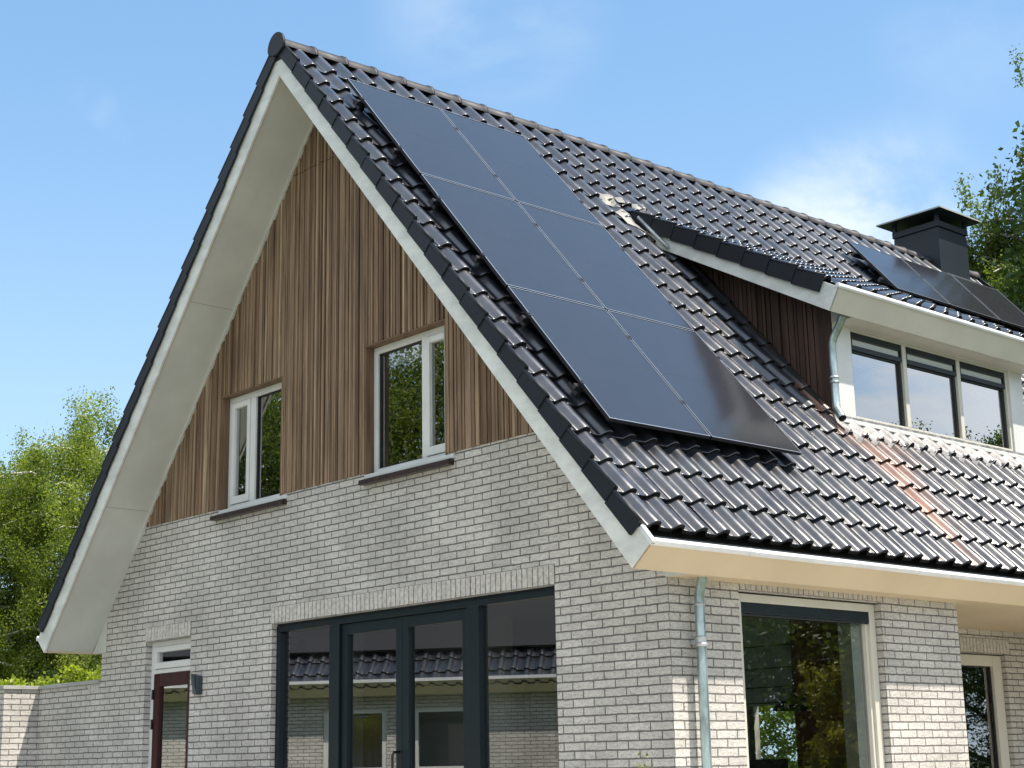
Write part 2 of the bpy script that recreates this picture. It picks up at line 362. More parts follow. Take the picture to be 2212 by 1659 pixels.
def verge(mb, sl, noses, gauge, y0, sgn, o0, o1, rng):
    # cloaked verge tiles: a side flap and a narrow crest, stepping down the slope; sgn = direction away from the roof
    for sn in noses:
        yo = y0 + sgn*rng.uniform(0, .004); j = rng.uniform(-.004, .004)
        a0, a1 = sn - gauge - .005 + j, sn + j
        yi = y0 - sgn*.022
        A = [sl.p(a0, yo - sgn*.007, o0 - .014), sl.p(a0, yi, o0 - .014), sl.p(a0, yi, o1 - .036), sl.p(a0, yo - sgn*.007, o1 - .036)]
        B = [sl.p(a1, yo, o0), sl.p(a1, yi, o0), sl.p(a1, yi, o1 - .008), sl.p(a1, yo, o1 - .008)]
        mb.prism(A, B, 0)
        pts = [sl.p(a0, yo - sgn*.016, o1 - .042), sl.p(a1, yo - sgn*.014, o1 - .014)]
        mb.tube(pts, .016, 8, 0)

# ================================================================== HOUSE
house = empty('house', (0, 5.3, GZ), 'grey brick house with steep tiled roof, wooden gable and long dormer', 'house')
rng = random.Random(4)

def wall_bands(zs, xlim, holes, P, depth, name, mats, parent, split_x=()):
    """wall sheet with thickness in a plane; P(u,d,z) maps to world; holes (u0,u1,z0,z1)"""
    mb = MB()
    zz = sorted(set(list(zs) + [h[2] for h in holes if zs[0] < h[2] < zs[-1]] + [h[3] for h in holes if zs[0] < h[3] < zs[-1]]))
    for za, zb in zip(zz[:-1], zz[1:]):
        hs = sorted([(h[0], h[1]) for h in holes if h[2] <= za + 1e-6 and h[3] >= zb - 1e-6])
        la, ra = xlim(za); lb, rb = xlim(zb)
        segs = []; cur = (la, lb)
        for h in hs: segs.append((cur, (h[0], h[0]))); cur = (h[1], h[1])
        segs.append((cur, (ra, rb)))
        for (l0, l1), (r0, r1) in segs:
            mb.poly([P(l0, 0, za), P(r0, 0, za), P(r1, 0, zb), P(l1, 0, zb)], 0)
            mb.poly([P(l0, depth, za), P(r0, depth, za), P(r1, depth, zb), P(l1, depth, zb)], 1)
            if (l0, l1) != (la, lb): mb.poly([P(l0, 0, za), P(l0, depth, za), P(l1, depth, zb), P(l1, 0, zb)], 0)
            if (r0, r1) != (ra, rb): mb.poly([P(r0, 0, za), P(r0, depth, za), P(r1, depth, zb), P(r1, 0, zb)], 0)
    for h in holes:
        for z in (h[2], h[3]):
            if zs[0] <= z <= zs[-1]: mb.poly([P(h[0], 0, z), P(h[1], 0, z), P(h[1], depth, z), P(h[0], depth, z)], 0)
    return mb.build(name, mats, parent, recalc=False)
PG = lambda u, d, z: (u, d, z)
PE = lambda X: (lambda u, d, z: (X-d, u, z))
XW = 4.1808; ZB = 2.005
TAN = math.tan(P0)
lim = lambda z: (-min(XW, (ZI+.14-z)/TAN), min(XW, (ZI+.14-z)/TAN))
H_STEEL = (-.835, 3.022, GZ-.1, .795); H_DOOR = (-3.21, -2.30, GZ-.1, .790)
W1 = (-1.81, -.713, 1.975, 3.152); W2 = (.625, 1.762, 1.975, 3.168)
zk = ZI + .14 - XW*TAN
wall_bands([GZ-.1, zk, ZB], lim, [H_STEEL, H_DOOR, (W1[0], W1[1], W1[2], 9), (W2[0], W2[1], W2[2], 9)], PG, .28, 'brick_wall', ['brick', 'plaster'], house)
tag(wall_bands([ZB, ZI+.14], lim, [W1, W2], lambda u, d, z: (u, d+.03, z), .25, 'gable_backing', ['dark_deck', 'plaster'], house))
# east wall with the big window, and the end pillar
EWIN = (.75, 2.495, -1.05, .690)
zE = .76
wall_bands([GZ-.1, zE], lambda z: (.0, 3.575), [EWIN], PE(XW), .28, 'side_wall', ['brick', 'plaster'], house)
mb = MB(); mb.box((2.7, 3.30, GZ-.1), (XW-.281, 3.575, zE)); mb.build('porch_wall', 'brick', house)
RWIN = (5.25, 6.72, -1.0, .50)
wall_bands([GZ-.1, zE], lambda z: (3.575, 10.65), [RWIN], PE(2.7), .28, 'porch_back_wall', ['brick', 'plaster'], house)
# west wall and far gable wall
wall_bands([GZ-.1, zE+.2], lambda z: (0, 10.65), [], lambda u, d, z: (-XW+d, u, z), .28, 'far_side_wall', ['brick', 'plaster'], house)
wall_bands([GZ-.1, zk, ZI+.14], lambda z: lim(z) , [(-4.0, -2.9, -1.3, .45)], lambda u, d, z: (u, 10.65-d, z), .28, 'back_gable_wall', ['brick', 'plaster'], house)

# soldier courses (3 mm proud, bricks on end)
def soldier(u0, u1, z0, z1, P, parent, name='soldier_course'):
    mb = MB()
    n = round((u1-u0)/.062); wdt = (u1-u0)/n
    for i in range(n):
        g = .005; a, b = u0 + i*wdt + g, u0 + (i+1)*wdt - g
        pr = -.006 - rng.random()*.004
        mb.prism([P(a, pr, z0+.004), P(b, pr, z0+.004), P(b, .06, z0+.004), P(a, .06, z0+.004)], [P(a, pr, z1-.004), P(b, pr, z1-.004), P(b, .06, z1-.004), P(a, .06, z1-.004)])
    mb.prism([P(u0, -.002, z0+.001), P(u1, -.002, z0+.001), P(u1, .055, z0+.001), P(u0, .055, z0+.001)], [P(u0, -.002, z1), P(u1, -.002, z1), P(u1, .055, z1), P(u0, .055, z1)], 1)
    return mb.build(name, ['stone_soldier', 'mortar'], parent)
plain('mortar', (.11, .10, .09), .9)
plain('stone_soldier', (.54, .515, .48), .85, noise=.22, nscale=30, bump=.8, bscale=70)
soldier(-.85, 3.03, .797, .953, PG, house)
soldier(-3.22, -2.305, .792, .94, PG, house)
soldier(.76, 2.50, .693, zE, PE(XW), house)
soldier(5.15, 6.80, .503, .655, PE(2.7), house)

# timber cladding of the gable: vertical slats of mixed width
mb = MB(); x = -3.4
def gz(x): return ZI + .02 - abs(x)*TAN
while x < 3.4:
    wd = rng.choice([.020, .026, .026, .034, .042]); gap = rng.choice([.006, .008, .012])
    x1 = x + wd
    tone = min(1, max(0, rng.gauss(.45, .23))); fr = -.004 - rng.choice([0, .008, .014])
    zt0, zt1 = gz(x), gz(x1)
    if x < -3.298 or x1 > 3.298 : x = x1 + gap; continue
    def slat(za, zb0, zb1, a=x, b=x1):
        mb.prism([(a, fr, za), (b, fr, za), (b, .029, za), (a, .029, za)], [(a, fr, zb0), (b, fr, zb1), (b, .029, zb1), (a, .029, zb0)], 0, tone)
    for W in (W1, W2):
        if x1 > W[0] + 1e-4 and x < W[1] - 1e-4:
            if x < W[0]: slat(ZB, zt0, zt1, x, W[0]-.001)
            elif x1 > W[1]: slat(ZB, zt0, zt1, W[1]+.001, x1)
            else:
                zseam = 5.157
                slat(W[3], zt0, zt1)
            break
    else:
        if max(zt0, zt1) > 5.2:
            slat(ZB, 5.152, 5.152)
            if min(zt0, zt1) > 5.162: slat(5.160, zt0, zt1)
        else: slat(ZB, zt0, zt1)
    x = x1 + gap
mb.build('wood_cladding', 'wood', house, attrs=True)
# wooden linings of the two window openings
for W in (W1, W2):
    mb = MB()
    mb.box((W[0]-.0, -.012, W[2]+.001), (W[0]+.014, .075, W[3]-.015), 0, .12); mb.box((W[1]-.014, -.012, W[2]+.001), (W[1], .075, W[3]-.015), 0, .2)
    mb.box((W[0], -.014, W[3]-.014), (W[1], .075, W[3]), 0, .1)
    mb.build('window_lining', 'wood', house, attrs=True)

# ------------------------------------------------------------------ windows
def ring(mb, P, u0, u1, z0, z1, wl, wr, wb, wt, d0, d1, mat=0):
    def b(a0, a1, b0, b1):
        mb.prism([P(a0, d0, b0), P(a1, d0, b0), P(a1, d1, b0), P(a0, d1, b0)], [P(a0, d0, b1), P(a1, d0, b1), P(a1, d1, b1), P(a0, d1, b1)], mat)
    b(u0, u0+wl, z0, z1); b(u1-wr, u1, z0, z1); b(u0+wl, u1-wr, z0, z0+wb); b(u0+wl, u1-wr, z1-wt, z1)
def pbox(mb, P, u0, u1, z0, z1, d0, d1, mat=0):
    mb.prism([P(u0, d0, z0), P(u1, d0, z0), P(u1, d1, z0), P(u0, d1, z0)], [P(u0, d0, z1), P(u1, d0, z1), P(u1, d1, z1), P(u0, d1, z1)], mat)
def pane(P, u0, u1, z0, z1, d, mat, parent):
    mb = MB(); mb.poly([P(u0, d, z0), P(u1, d, z0), P(u1, d, z1), P(u0, d, z1)]); return mb.build('pane', mat, parent, recalc=False)

def gable_window(W, mull, casement_left, parent):
    u0, u1, z0, z1 = W; z1 -= .014; z0 += .0; P = PG; u0 += .014; u1 -= .014
    mb = MB(); ring(mb, P, u0, u1, z0, z1, .055, .045, .065, .06, .075, .15); pbox(mb, P, mull[0], mull[1], z0+.065, z1-.06, .075, .15)
    win = mb.build('window', 'white_paint', parent, bevel=.004)
    a, b = (u0+.055, mull[0]) if casement_left else (mull[1], u1-.045)
    mb = MB(); ring(mb, P, a+.003, b-.003, z0+.070, z1-.064, .05, .05, .075, .055, .062, .12)
    mb.build('casement', 'white_paint', win, bevel=.005)
    pane(P, a+.053, b-.053, z0+.145, z1-.119, .095, 'glass', win)
    a2, b2 = (mull[1], u1-.045) if casement_left else (u0+.055, mull[0])
    pane(P, a2, b2, z0+.065, z1-.06, .115, 'glass', win)
    mb = MB(); ring(mb, P, a2, b2, z0+.065, z1-.06, .012, .012, .012, .012, .098, .112, 0); mb.build('glazing_gasket', 'black_rubber', win)
    mb = MB(); pbox(mb, P, W[0]+.003, W[1]+.10, z0-.025, z0+.012, -.022, .15); mb.build('sill', 'white_paint', win, bevel=.004)
    return win
gw1 = gable_window(W1, (-1.40, -1.315), True, house)
gw2 = gable_window(W2, (1.33, 1.395), False, house)
# brown tile sills under them
for u0, u1 in ((-1.89, -.62), (.605, 1.85)):
    mb = MB(); n = round((u1-u0)/.105); wd = (u1-u0)/n
    for i in range(n):
        a, b = u0+i*wd+.002, u0+(i+1)*wd-.002
        mb.prism([(a, -.07, 1.893), (b, -.07, 1.893), (b, -.07, 1.935), (a, -.07, 1.935)], [(a, .05, 1.895), (b, .05, 1.895), (b, .05, 1.948), (a, .05, 1.948)])
    mb.build('tiled_sill', 'sill_tile', house)
# door handle on the casement of the right window
mb = MB(); mb.tube([(1.475, .15, 2.48), (1.475, .18, 2.48), (1.475, .18, 2.38)], .009, 8); mb.build('window_handle', 'white_paint', gw2)

# steel-look door front ------------------------------------------------
mb = MB(); P = PG; d0, d1 = .05, .13; zt = .795; zbm = GZ
pbox(mb, P, -.835, 3.022, zt-.075, zt-.018, d0, d1); pbox(mb, P, -.835, 3.022, zt-.016, zt, .058, d1)
for a, b in ((-.835, -.775), (.015, .165), (1.925, 2.07), (2.962, 3.022)): pbox(mb, P, a, b, zbm, zt-.075, d0, d1)
for a, b in ((-.775, .015), (2.07, 2.962)): pbox(mb, P, a, b, zbm, zbm+.12, d0, d1)
front = mb.build('door_front', 'black_frame', house, bevel=.003)
pane(P, -.775, .015, zbm+.12, zt-.075, .10, 'door_glass', front); pane(P, 2.07, 2.962, zbm+.12, zt-.075, .10, 'door_glass', front)
for a, b, hx in ((.168, 1.043, 1.0), (1.047, 1.922, 1.09)):
    mb = MB(); ring(mb, P, a, b, zbm+.02, zt-.078, .085, .085, .14, .095, .075, .14); df = mb.build('door', 'black_frame', house, bevel=.003)
    pane(P, a+.085, b-.085, zbm+.16, zt-.173, .11, 'door_glass', df)
    mb = MB()
    mb.tube([(hx, .075, -.40), (hx, .02, -.40), (hx, .005, -.43), (hx, .005, -.76), (hx, .02, -.79), (hx, .075, -.79)], .011, 8) if hx < 1.05 else mb.tube([(hx, .075, -.78), (hx, .02, -.78), (hx+.10, .02, -.78)], .010, 8)
    mb.box((hx-.02, .06, -.86), (hx+.02, .076, -.70)); mb.build('handle', 'black_rubber', df)

# side door with transom -----------------------------------------------
mb = MB(); u0, u1 = -3.21, -2.30; D = .07
pbox(mb, P, u0, u0+.075, GZ, .79, D, .15); pbox(mb, P, u1-.05, u1, GZ, .79, D, .15); pbox(mb, P, u0+.075, u1-.05, .735, .79, D, .15); pbox(mb, P, u0+.075, u1-.05, .46, .505, D, .15)
dfr = mb.build('door_frame', 'white_paint', house, bevel=.004)
mb = MB(); ring(mb, P, u0+.078, u1-.053, .508, .732, .055, .05, .065, .055, .055, .12); mb.build('transom', 'white_paint', dfr, bevel=.004)
pane(P, u0+.133, u1-.103, .573, .677, .09, 'glass', dfr)
mb = MB(); ring(mb, P, u0+.078, u1-.053, GZ+.02, .457, .115, .10, .2, .13, .060, .12); leaf = mb.build('door', 'door_wood', house, bevel=.005)
tag(leaf, 'dark red-brown glazed door')
pane(P, u0+.193, u1-.153, GZ+.22, .327, .09, 'glass', leaf)
mb = MB(); mb.tube([(-2.40, .06, -.60), (-2.40, .01, -.60), (-2.52, .005, -.60)], .010, 8); mb.build('handle', 'zinc', leaf)
for z in (.25, -.05, -.7): mb = MB(); mb.tube([(u0+.079, .05, z-.05), (u0+.079, .05, z+.05)], .011, 8); mb.build('hinge', 'black_rubber', leaf)

# big east window ---------------------------------------------------------
P = PE(XW); u0, u1, z0, z1 = EWIN; D = .06
mb = MB(); ring(mb, P, u0+.005, u1-.005, z0+.03, z1-.012, .09, .075, .09, .062, D, .15); ring(mb, P, u0+.095, u1-.08, z0+.12, z1-.074, .03, .03, .03, .012, .085, .14)
ew = mb.build('window', 'cream_paint', house, bevel=.004)
pane(P, u0+.125, u1-.11, z0+.15, z1-.086, .12, 'side_glass', ew)
mb = MB(); pbox(mb, P, u0+.096, u1-.081, z1-.155, z1-.076, .064, .084); pbox(mb, P, u0+.096, u1-.081, z1-.172, z1-.158, .068, .084); mb.build('sun_screen', 'black_frame', ew, bevel=.003)
mb = MB(); pbox(mb, P, u0-.03, u1+.03, z0-.02, z0+.03, -.05, .15); mb.build('sill', 'coping', ew)
mb = MB(); ring(mb, P, u0+.10, u1-.085, z0+.125, z1-.08, .02, .13, .02, .07, .152, .275); mb.build('window_reveal', 'white_paint', ew)
P = PE(2.7); u0, u1, z0, z1 = RWIN
mb = MB(); ring(mb, P, u0+.005, u1-.005, z0+.03, z1-.012, .09, .16, .09, .11, .05, .15); rw = mb.build('window', 'cream_paint', house, bevel=.004)
pane(P, u0+.095, u1-.165, z0+.12, z1-.122, .11, 'glass', rw)
mb = MB(); ring(mb, P, u0+.095, u1-.165, z0+.12, z1-.122, .012, .012, .012, .012, .085, .105); mb.build('glazing_gasket', 'black_rubber', rw)
# porch ceiling, floor slab
# ------------------------------------------------------------------ roof structure
mb = MB()
for sl in (MAIN, LEFT):
    sbox(mb, sl, -.02, TIP-.30, -.546, -.0, .014, .03, 0)            # soffit lining of the gable overhang
    sbox(mb, sl, TIP-.30, TIP-.012, -.546, -.0, .014, .03, 0)
mb.build('soffit', 'soffit_paint', house)
for sl in (MAIN, LEFT):
    for sj in (2.44, 4.88):
        mb = MB(); sbox(mb, sl, sj, sj+.003, -.53, -.04, .0115, .0139); mb.build('soffit_joint', 'coping', house)
    mb = MB(); sbox(mb, sl, .02, TIP-.02, -.544, -.537, .0105, .0139); mb.build('soffit_gap_shade', 'tan_fabric', house)  # raised tan strip painted for the shade in the gap at the bargeboard
    mb = MB(); sbox(mb, sl, .02, 5.4, -.032, -.001, -.004, .0135); mb.build('soffit_trim', 'soffit_paint', house)
mb = MB()
sbox(mb, LEFT, -.2, TIP-.08, -.54, YEND-.03, .05, .16)
for (a, b, y0, y1) in ((-.2, 1.6, -.54, YEND-.03), (1.6, 4.60, -.54, DY0+.05), (1.6, 4.60, DY1-.05, YEND-.03), (4.60, TIP-.08, -.54, YEND-.03)):
    sbox(mb, MAIN, a, b, y0, y1, .05, .16)
mb.build('roof_deck', 'dark_deck', house)
# bargeboards, one pair at each gable
for (ya, yb) in ((YB, -.547), (YEND-.055, YEND-.03)):
    for sl, sx in ((MAIN, 1), (LEFT, -1)):
        pts = [(0, ZI), (sx*TIP*sl.c, ZI - TIP*sl.s), (sx*(TIP*sl.c + BW*sl.s), ZI - TIP*sl.s + BW*sl.c), (0, ZI + BW/sl.c)]
        mb = MB(); mb.prism([(a, ya, b) for a, b in pts], [(a, yb, b) for a, b in pts])
        mb.build('bargeboard', 'board_paint', house, bevel=.003)
# eaves box: fascia face square to the slope, flat soffit, zinc gutter behind
def eaves(sl, tip, y0, y1, xw, parent, paint='fascia_bounce_tint'):
    c, s = sl.c, sl.s
    def X(d, o): p = sl.p(d, 0, o); return p[0], p[2]
    tx, tz = X(tip, 0); ux, uz = X(tip, BW); sx = sl.sx
    mb = MB()
    sec = [(tx, tz), (ux, uz), X(tip-.02, BW), X(tip-.02, .0135), X(tip-.3, .0135), X(tip-.3, .0)]
    sec = [(tx, tz), (ux, uz), X(tip-.02, BW), X(tip-.02, .013)]
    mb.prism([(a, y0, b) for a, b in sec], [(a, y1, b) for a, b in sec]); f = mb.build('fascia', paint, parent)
    mb = MB()
    for (a, b, xx) in xw:
        sec = [(tx - sx*.012, tz+.001), (tx - sx*.012, tz+.018), (xx, tz+.018), (xx, tz+.001)]
        mb.prism([(q[0], a, q[1]) for q in sec], [(q[0], b, q[1]) for q in sec])
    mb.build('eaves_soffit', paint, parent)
    ya, yb_, xx = xw[0]
    mb = MB(); tri = [(tx - sx*.014, tz+.002), (xx, tz+.002), (xx, tz + abs(tx-xx)*s/c + .02), (tx - sx*.014, tz+.02)]
    mb.prism([(q[0], ya-.004, q[1]) for q in tri], [(q[0], ya+.012, q[1]) for q in tri]); mb.build('eaves_end', 'soffit_paint', parent)
    # gutter trough
    mb = MB()
    g0 = X(tip-.021, BW-.01); g1 = X(tip-.021, .10); g2 = X(tip-.16, .10); g3 = X(tip-.16, .17)
    sec = [g0, g1, g2, g3, X(tip-.163, .17), X(tip-.163, .095), X(tip-.024, .095), X(tip-.024, BW-.01)]
    mb.prism([(a, y0+.03, b) for a, b in sec], [(a, y1-.03, b) for a, b in sec]); g = mb.build('gutter', 'zinc', parent)
    mb = MB(); yy = y0 - .004
    joints = []
    while yy < y1: joints.append(yy); yy += 1.02
    joints.append(y1 + .004)
    for k, (a, b) in enumerate(zip(joints[:-1], joints[1:])):
        o = .002*(k % 2)
        sec = [X(tip+.012+o, BW-.004), X(tip+.012+o, BW+.014), X(tip+.004+o, BW+.030), X(tip-.012, BW+.036), X(tip-.030, BW+.030), X(tip-.030, BW-.004)]
        mb.prism([(q[0], a, q[1]) for q in sec], [(q[0], b, q[1]) for q in sec])
        if k: # soldered overlap
            sec2 = [X(tip+.015, BW-.004), X(tip+.015, BW+.015), X(tip+.005, BW+.033), X(tip-.012, BW+.039), X(tip-.03, BW+.032), X(tip-.03, BW-.004)]
            mb.prism([(q[0], a-.015, q[1]) for q in sec2], [(q[0], a+.015, q[1]) for q in sec2])
    mb.build('gutter_edge', 'lip_zinc', parent)
    return f
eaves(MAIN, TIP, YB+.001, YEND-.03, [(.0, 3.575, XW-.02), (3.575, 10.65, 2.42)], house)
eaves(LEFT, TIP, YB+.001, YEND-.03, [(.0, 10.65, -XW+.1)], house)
# zinc end piece on top of the bargeboard
mb = MB(); sbox(mb, MAIN, 6.60, TIP+.012, YB-.008, YB+.03, BW+.002, BW+.034); mb.build('gutter_end', 'lip_zinc', house)

noses = [NOSE0 + GA*k for k in range(NN)]
crests = [-.411 + TW*i for i in range(49)]
def in_dormer(y, s):
    x = s*MAIN.c + .27*MAIN.s
    return DY0+.12 < y < DY1-.12 and 1.45 < s < 4.5
def skip_main(y, s): return in_dormer(y, s) or (10.08 < y < 10.70 and s < .35)
def stain(y, s):
    if s < 3.9 or y < 2.9 or y > 5.2: return 0.0
    k = 0.0
    for yc, wd, s0, s1, a in ((3.42, .075, 4.5, 6.05, 1.0), (3.24, .07, 4.1, 5.2, .6), (3.64, .13, 4.95, 6.2, .5), (3.47, .05, 5.5, 6.8, .9), (3.9, .30, 4.7, 5.5, .35)):
        k += a*math.exp(-((y-yc)/wd)**2)*max(0, min(1, (s-s0)/.25))*max(0, min(1, (s1-s)/.7))
    return min(1, k)
mb = MB(); tile_field(mb, MAIN, crests, noses, GA, .253, skip_main, stain, random.Random(7), yA=-.60, yB=YEND-.01)
mb.build('roof_tiles', ['roof_tile', 'tile_edge'], house, recalc=False, attrs=True)
mb = MB(); tile_field(mb, LEFT, crests, noses, GA, .253, None, None, random.Random(8), yA=-.60, yB=YEND-.01)
mb.build('roof_tiles', ['roof_tile', 'tile_edge'], house, recalc=False, attrs=True)
# narrow first tile at the verge
for sl in (MAIN, LEFT):
    mb = MB(); tile_field(mb, sl, [-.595], noses, GA, .2525, None, None, random.Random(9), yA=-.600, yB=-.468)
    mb.build('edge_tiles', ['roof_tile', 'tile_edge'], house, recalc=False, attrs=True)
    for y0, sg in ((-.605, -1), (YEND, 1)):
        mb = MB(); verge(mb, sl, noses, GA, y0, sg, .158, .300, random.Random(10)); mb.build('verge_tiles', 'verge_tile', house)
# ridge: half-round tiles with a collar at each joint
mb = MB(); RP = .3587; y = -.2102 - RP - .03
k = 0
while y < YEND:
    ya, yb = y, min(y + RP + .03, YEND+.02); rise = rng.uniform(-.003, .003)
    def arch(yy, r, zc): return [(r*1.05*math.cos(math.pi*j/14), yy, zc + r*math.sin(math.pi*j/14)) for j in range(15)]
    rows = [arch(ya, .112, 6.128+rise), arch(yb-.045, .118, 6.13+rise), arch(yb-.04, .125, 6.132+rise), arch(yb-.008, .127, 6.132+rise), arch(yb, .120, 6.131+rise), arch(yb, .104, 6.13+rise)]
    vr = [[mb.vert(p, rng.random()) for p in row] for row in rows]
    for a, b in zip(vr[:-1], vr[1:]):
        for j in range(14): mb.face((a[j], a[j+1], b[j+1], b[j]), 0, True)
    y += RP; k += 1
mb.build('ridge_tiles', 'ridge_tile', house, recalc=False, attrs=True)
mb = MB()                                                          # end disc of the ridge
pr = [(.137*math.cos(math.pi*j/16), 6.140 + .150*math.sin(math.pi*j/16)) for j in range(17)]
pr = [(.125, 6.10)] + pr + [(-.125, 6.10), (-.035, 6.055), (.035, 6.055)]
mb.prism([(a, -.622, b) for a, b in pr], [(a, -.594, b) for a, b in pr]); mb.build('ridge_end', 'verge_tile', house, bevel=.006)
mb = MB(); mb.prism([(.10, -.58, 6.02), (-.10, -.58, 6.02), (0, -.58, 6.20)], [(.10, YEND-.02, 6.02), (-.10, YEND-.02, 6.02), (0, YEND-.02, 6.20)]); mb.build('ridge_batten', 'dark_deck', house)

# ------------------------------------------------------------------ chimney
ch = MB(); ch.box((-.46, 10.03, 5.4), (.262, 10.74, 6.60)); chim = ch.build('chimney', 'chimney_metal', house, bevel=.004)
tag(chim, 'dark grey metal-clad chimney with flat cap')
ch = MB(); ch.box((-.475, 10.015, 6.615), (.277, 10.755, 6.700)); ch.box((-.45, 10.04, 6.60), (.25, 10.73, 6.615)); ch.build('chimney_collar', 'chimney_metal', chim, bevel=.003)
ch = MB()
for a in (-.47, .222):
    for b in (10.02, 10.70): ch = MB(); ch.box((a, b, 6.70), (a+.05, b+.05, 6.80)); ch.build('cap_post', 'chimney_metal', chim)
ch = MB(); q0 = [(-.61, 9.85), (.43, 9.85), (.43, 10.88), (-.61, 10.88)]; q1 = [(-.11, 10.38)]
a = [ch.vert((x, y, 6.80)) for x, y in q0]; b = [ch.vert((x, y, 6.818)) for x, y in q0]; t = ch.vert((-.09, 10.38, 6.84))
ch.face(a[::-1])
for i in range(4): j = (i+1) % 4; ch.face((a[i], a[j], b[j], b[i])); ch.face((b[i], b[j], t))
cap = ch.build('chimney_cap', 'coping', chim)
cap.data.materials.clear(); cap.data.materials.append(MATS['chimney_metal'])
ch = MB(); ring(ch, lambda u, d, z: (u, z, d), -.614, .434, 9.846, 10.884, .010, .010, .010, .010, 6.802, 6.822); ch.build('cap_edge', 'coping', chim)
ch = MB(); sbox(ch, MAIN, .20, .36, 9.97, 10.80, .262, .312); ch.build('chimney_flashing', 'chimney_metal', chim)

# ------------------------------------------------------------------ dormer
mb = MB()
DT = 2.84; ZS = 2.49; ZDS = 3.387
# white face with opening for the window band
for (y0, y1, z0, z1) in ((DY0, 3.645, ZS-.25, ZDS+.1), (6.365, DY1, ZS-.25, ZDS+.1), (3.645, 6.365, ZS-.25, ZS), (3.645, 6.365, ZDS, ZDS+.1)):
    mb.box((DX-.12, y0, z0), (DX, y1, z1))
dorm = mb.build('dormer', 'white_paint', house); tag(dorm, 'long dormer with three windows under its own tiled roof')
mb = MB()
for yy in (DY0+.02, DY1-.07):
    # cheeks (dark backing) following both slopes
    ztop = lambda x: 4.764 + .06 - (x-1.0)*math.tan(R(29))
    zlow = lambda x: ZI + .10 - x*TAN
    pts = [(1.35, zlow(1.35)), (DX-.12, zlow(DX-.12)), (DX-.12, ztop(DX-.12)), (1.35, ztop(1.35))]
    mb = MB(); mb.prism([(a, yy, b) for a, b in pts], [(a, yy+.05, b) for a, b in pts]); mb.build('cheek_backing', 'dark_deck', dorm)
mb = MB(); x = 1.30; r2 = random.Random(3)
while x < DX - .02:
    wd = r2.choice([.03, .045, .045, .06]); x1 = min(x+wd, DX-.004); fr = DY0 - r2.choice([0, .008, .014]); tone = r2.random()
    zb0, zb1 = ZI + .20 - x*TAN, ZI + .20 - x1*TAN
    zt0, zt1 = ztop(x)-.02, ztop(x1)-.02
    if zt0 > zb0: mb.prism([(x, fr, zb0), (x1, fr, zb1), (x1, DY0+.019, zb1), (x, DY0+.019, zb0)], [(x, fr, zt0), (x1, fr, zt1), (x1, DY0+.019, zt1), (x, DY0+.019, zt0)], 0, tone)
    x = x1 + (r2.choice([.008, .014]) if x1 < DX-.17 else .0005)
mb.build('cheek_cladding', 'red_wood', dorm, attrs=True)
DV0, DV1 = 3.03, 6.97
mb = MB(); sbox(mb, DORM, -.2, DT-.05, DV0+.02, DV1-.02, .02, .16); mb.build('dormer_deck', 'dark_deck', dorm)
for ya, yb in ((DV0, DV0+.025), (DV1-.025, DV1)):
    mb = MB(); pts = [DORM.p(-.05, 0, 0), DORM.p(DT, 0, 0), DORM.p(DT, 0, BW), DORM.p(-.05, 0, BW)]
    mb.prism([(p[0], ya, p[2]) for p in pts], [(p[0], yb, p[2]) for p in pts]); mb.build('bargeboard', 'board_paint', dorm, bevel=.003)
eaves(DORM, DT, DV0+.001, DV1-.001, [(DY0, DY1, DX-.1)], dorm, 'cream_paint')
dn = [.33 - .334 + .334*k for k in range(9)]
dcr = [DV0 + .06 + TW*i for i in range(17)]
mb = MB(); tile_field(mb, DORM, dcr, dn, .334, .250, None, None, random.Random(17), yA=DV0-.02, yB=DV1+.02)
mb.build('dormer_tiles', ['roof_tile', 'tile_edge'], dorm, recalc=False, attrs=True)
mb = MB(); verge(mb, DORM, dn[1:], .334, DV0-.033, -1, .125, .300, random.Random(18)); mb.build('dormer_verge', 'verge_tile', dorm); mb = MB(); verge(mb, DORM, dn[1:], .334, DV1+.033, 1, .125, .300, random.Random(19)); mb.build('dormer_verge', 'verge_tile', dorm)
# window band
P = PE(DX); muls = [(3.645, 3.645), (4.50, 4.56), (5.43, 5.49), (6.365, 6.365)]
mb = MB(); ring(mb, P, 3.645, 6.365, ZS, ZDS-.001, .035, .035, .06, .022, .02, .11)
for a, b in muls[1:3]: pbox(mb, P, a, b, ZS+.06, ZDS-.023, .02, .11)
mb.build('dormer_window_frame', 'cream_paint', dorm, bevel=.004)
spans = [(3.68, 4.50), (4.56, 5.43), (5.49, 6.33)]
for a, b in spans:
    pane(P, a+.012, b-.012, ZS+.07, ZDS-.20, .07, 'dormer_glass', dorm)
    mb = MB(); ring(mb, P, a+.001, b-.001, ZDS-.195, ZDS-.024, .03, .02, .045, .060, .03, .08); mb.build('vent', 'black_frame', dorm)
    mb = MB(); mb.poly([P(a+.03, .055, ZDS-.15), P(b-.02, .055, ZDS-.15), P(b-.02, .055, ZDS-.084), P(a+.03, .055, ZDS-.084)]); mb.build('vent_pane', 'light_fabric', dorm)
    mb = MB(); ring(mb, P, a+.002, b-.002, ZS+.062, ZDS-.198, .006, .026, .008, .012, .05, .075); mb.build('glazing_gasket', 'black_rubber', dorm)
mb = MB(); pbox(mb, P, DY0, DY1, ZS-.038, ZS+.0, -.03, .0); mb.build('dormer_sill', 'white_paint', dorm, bevel=.004)
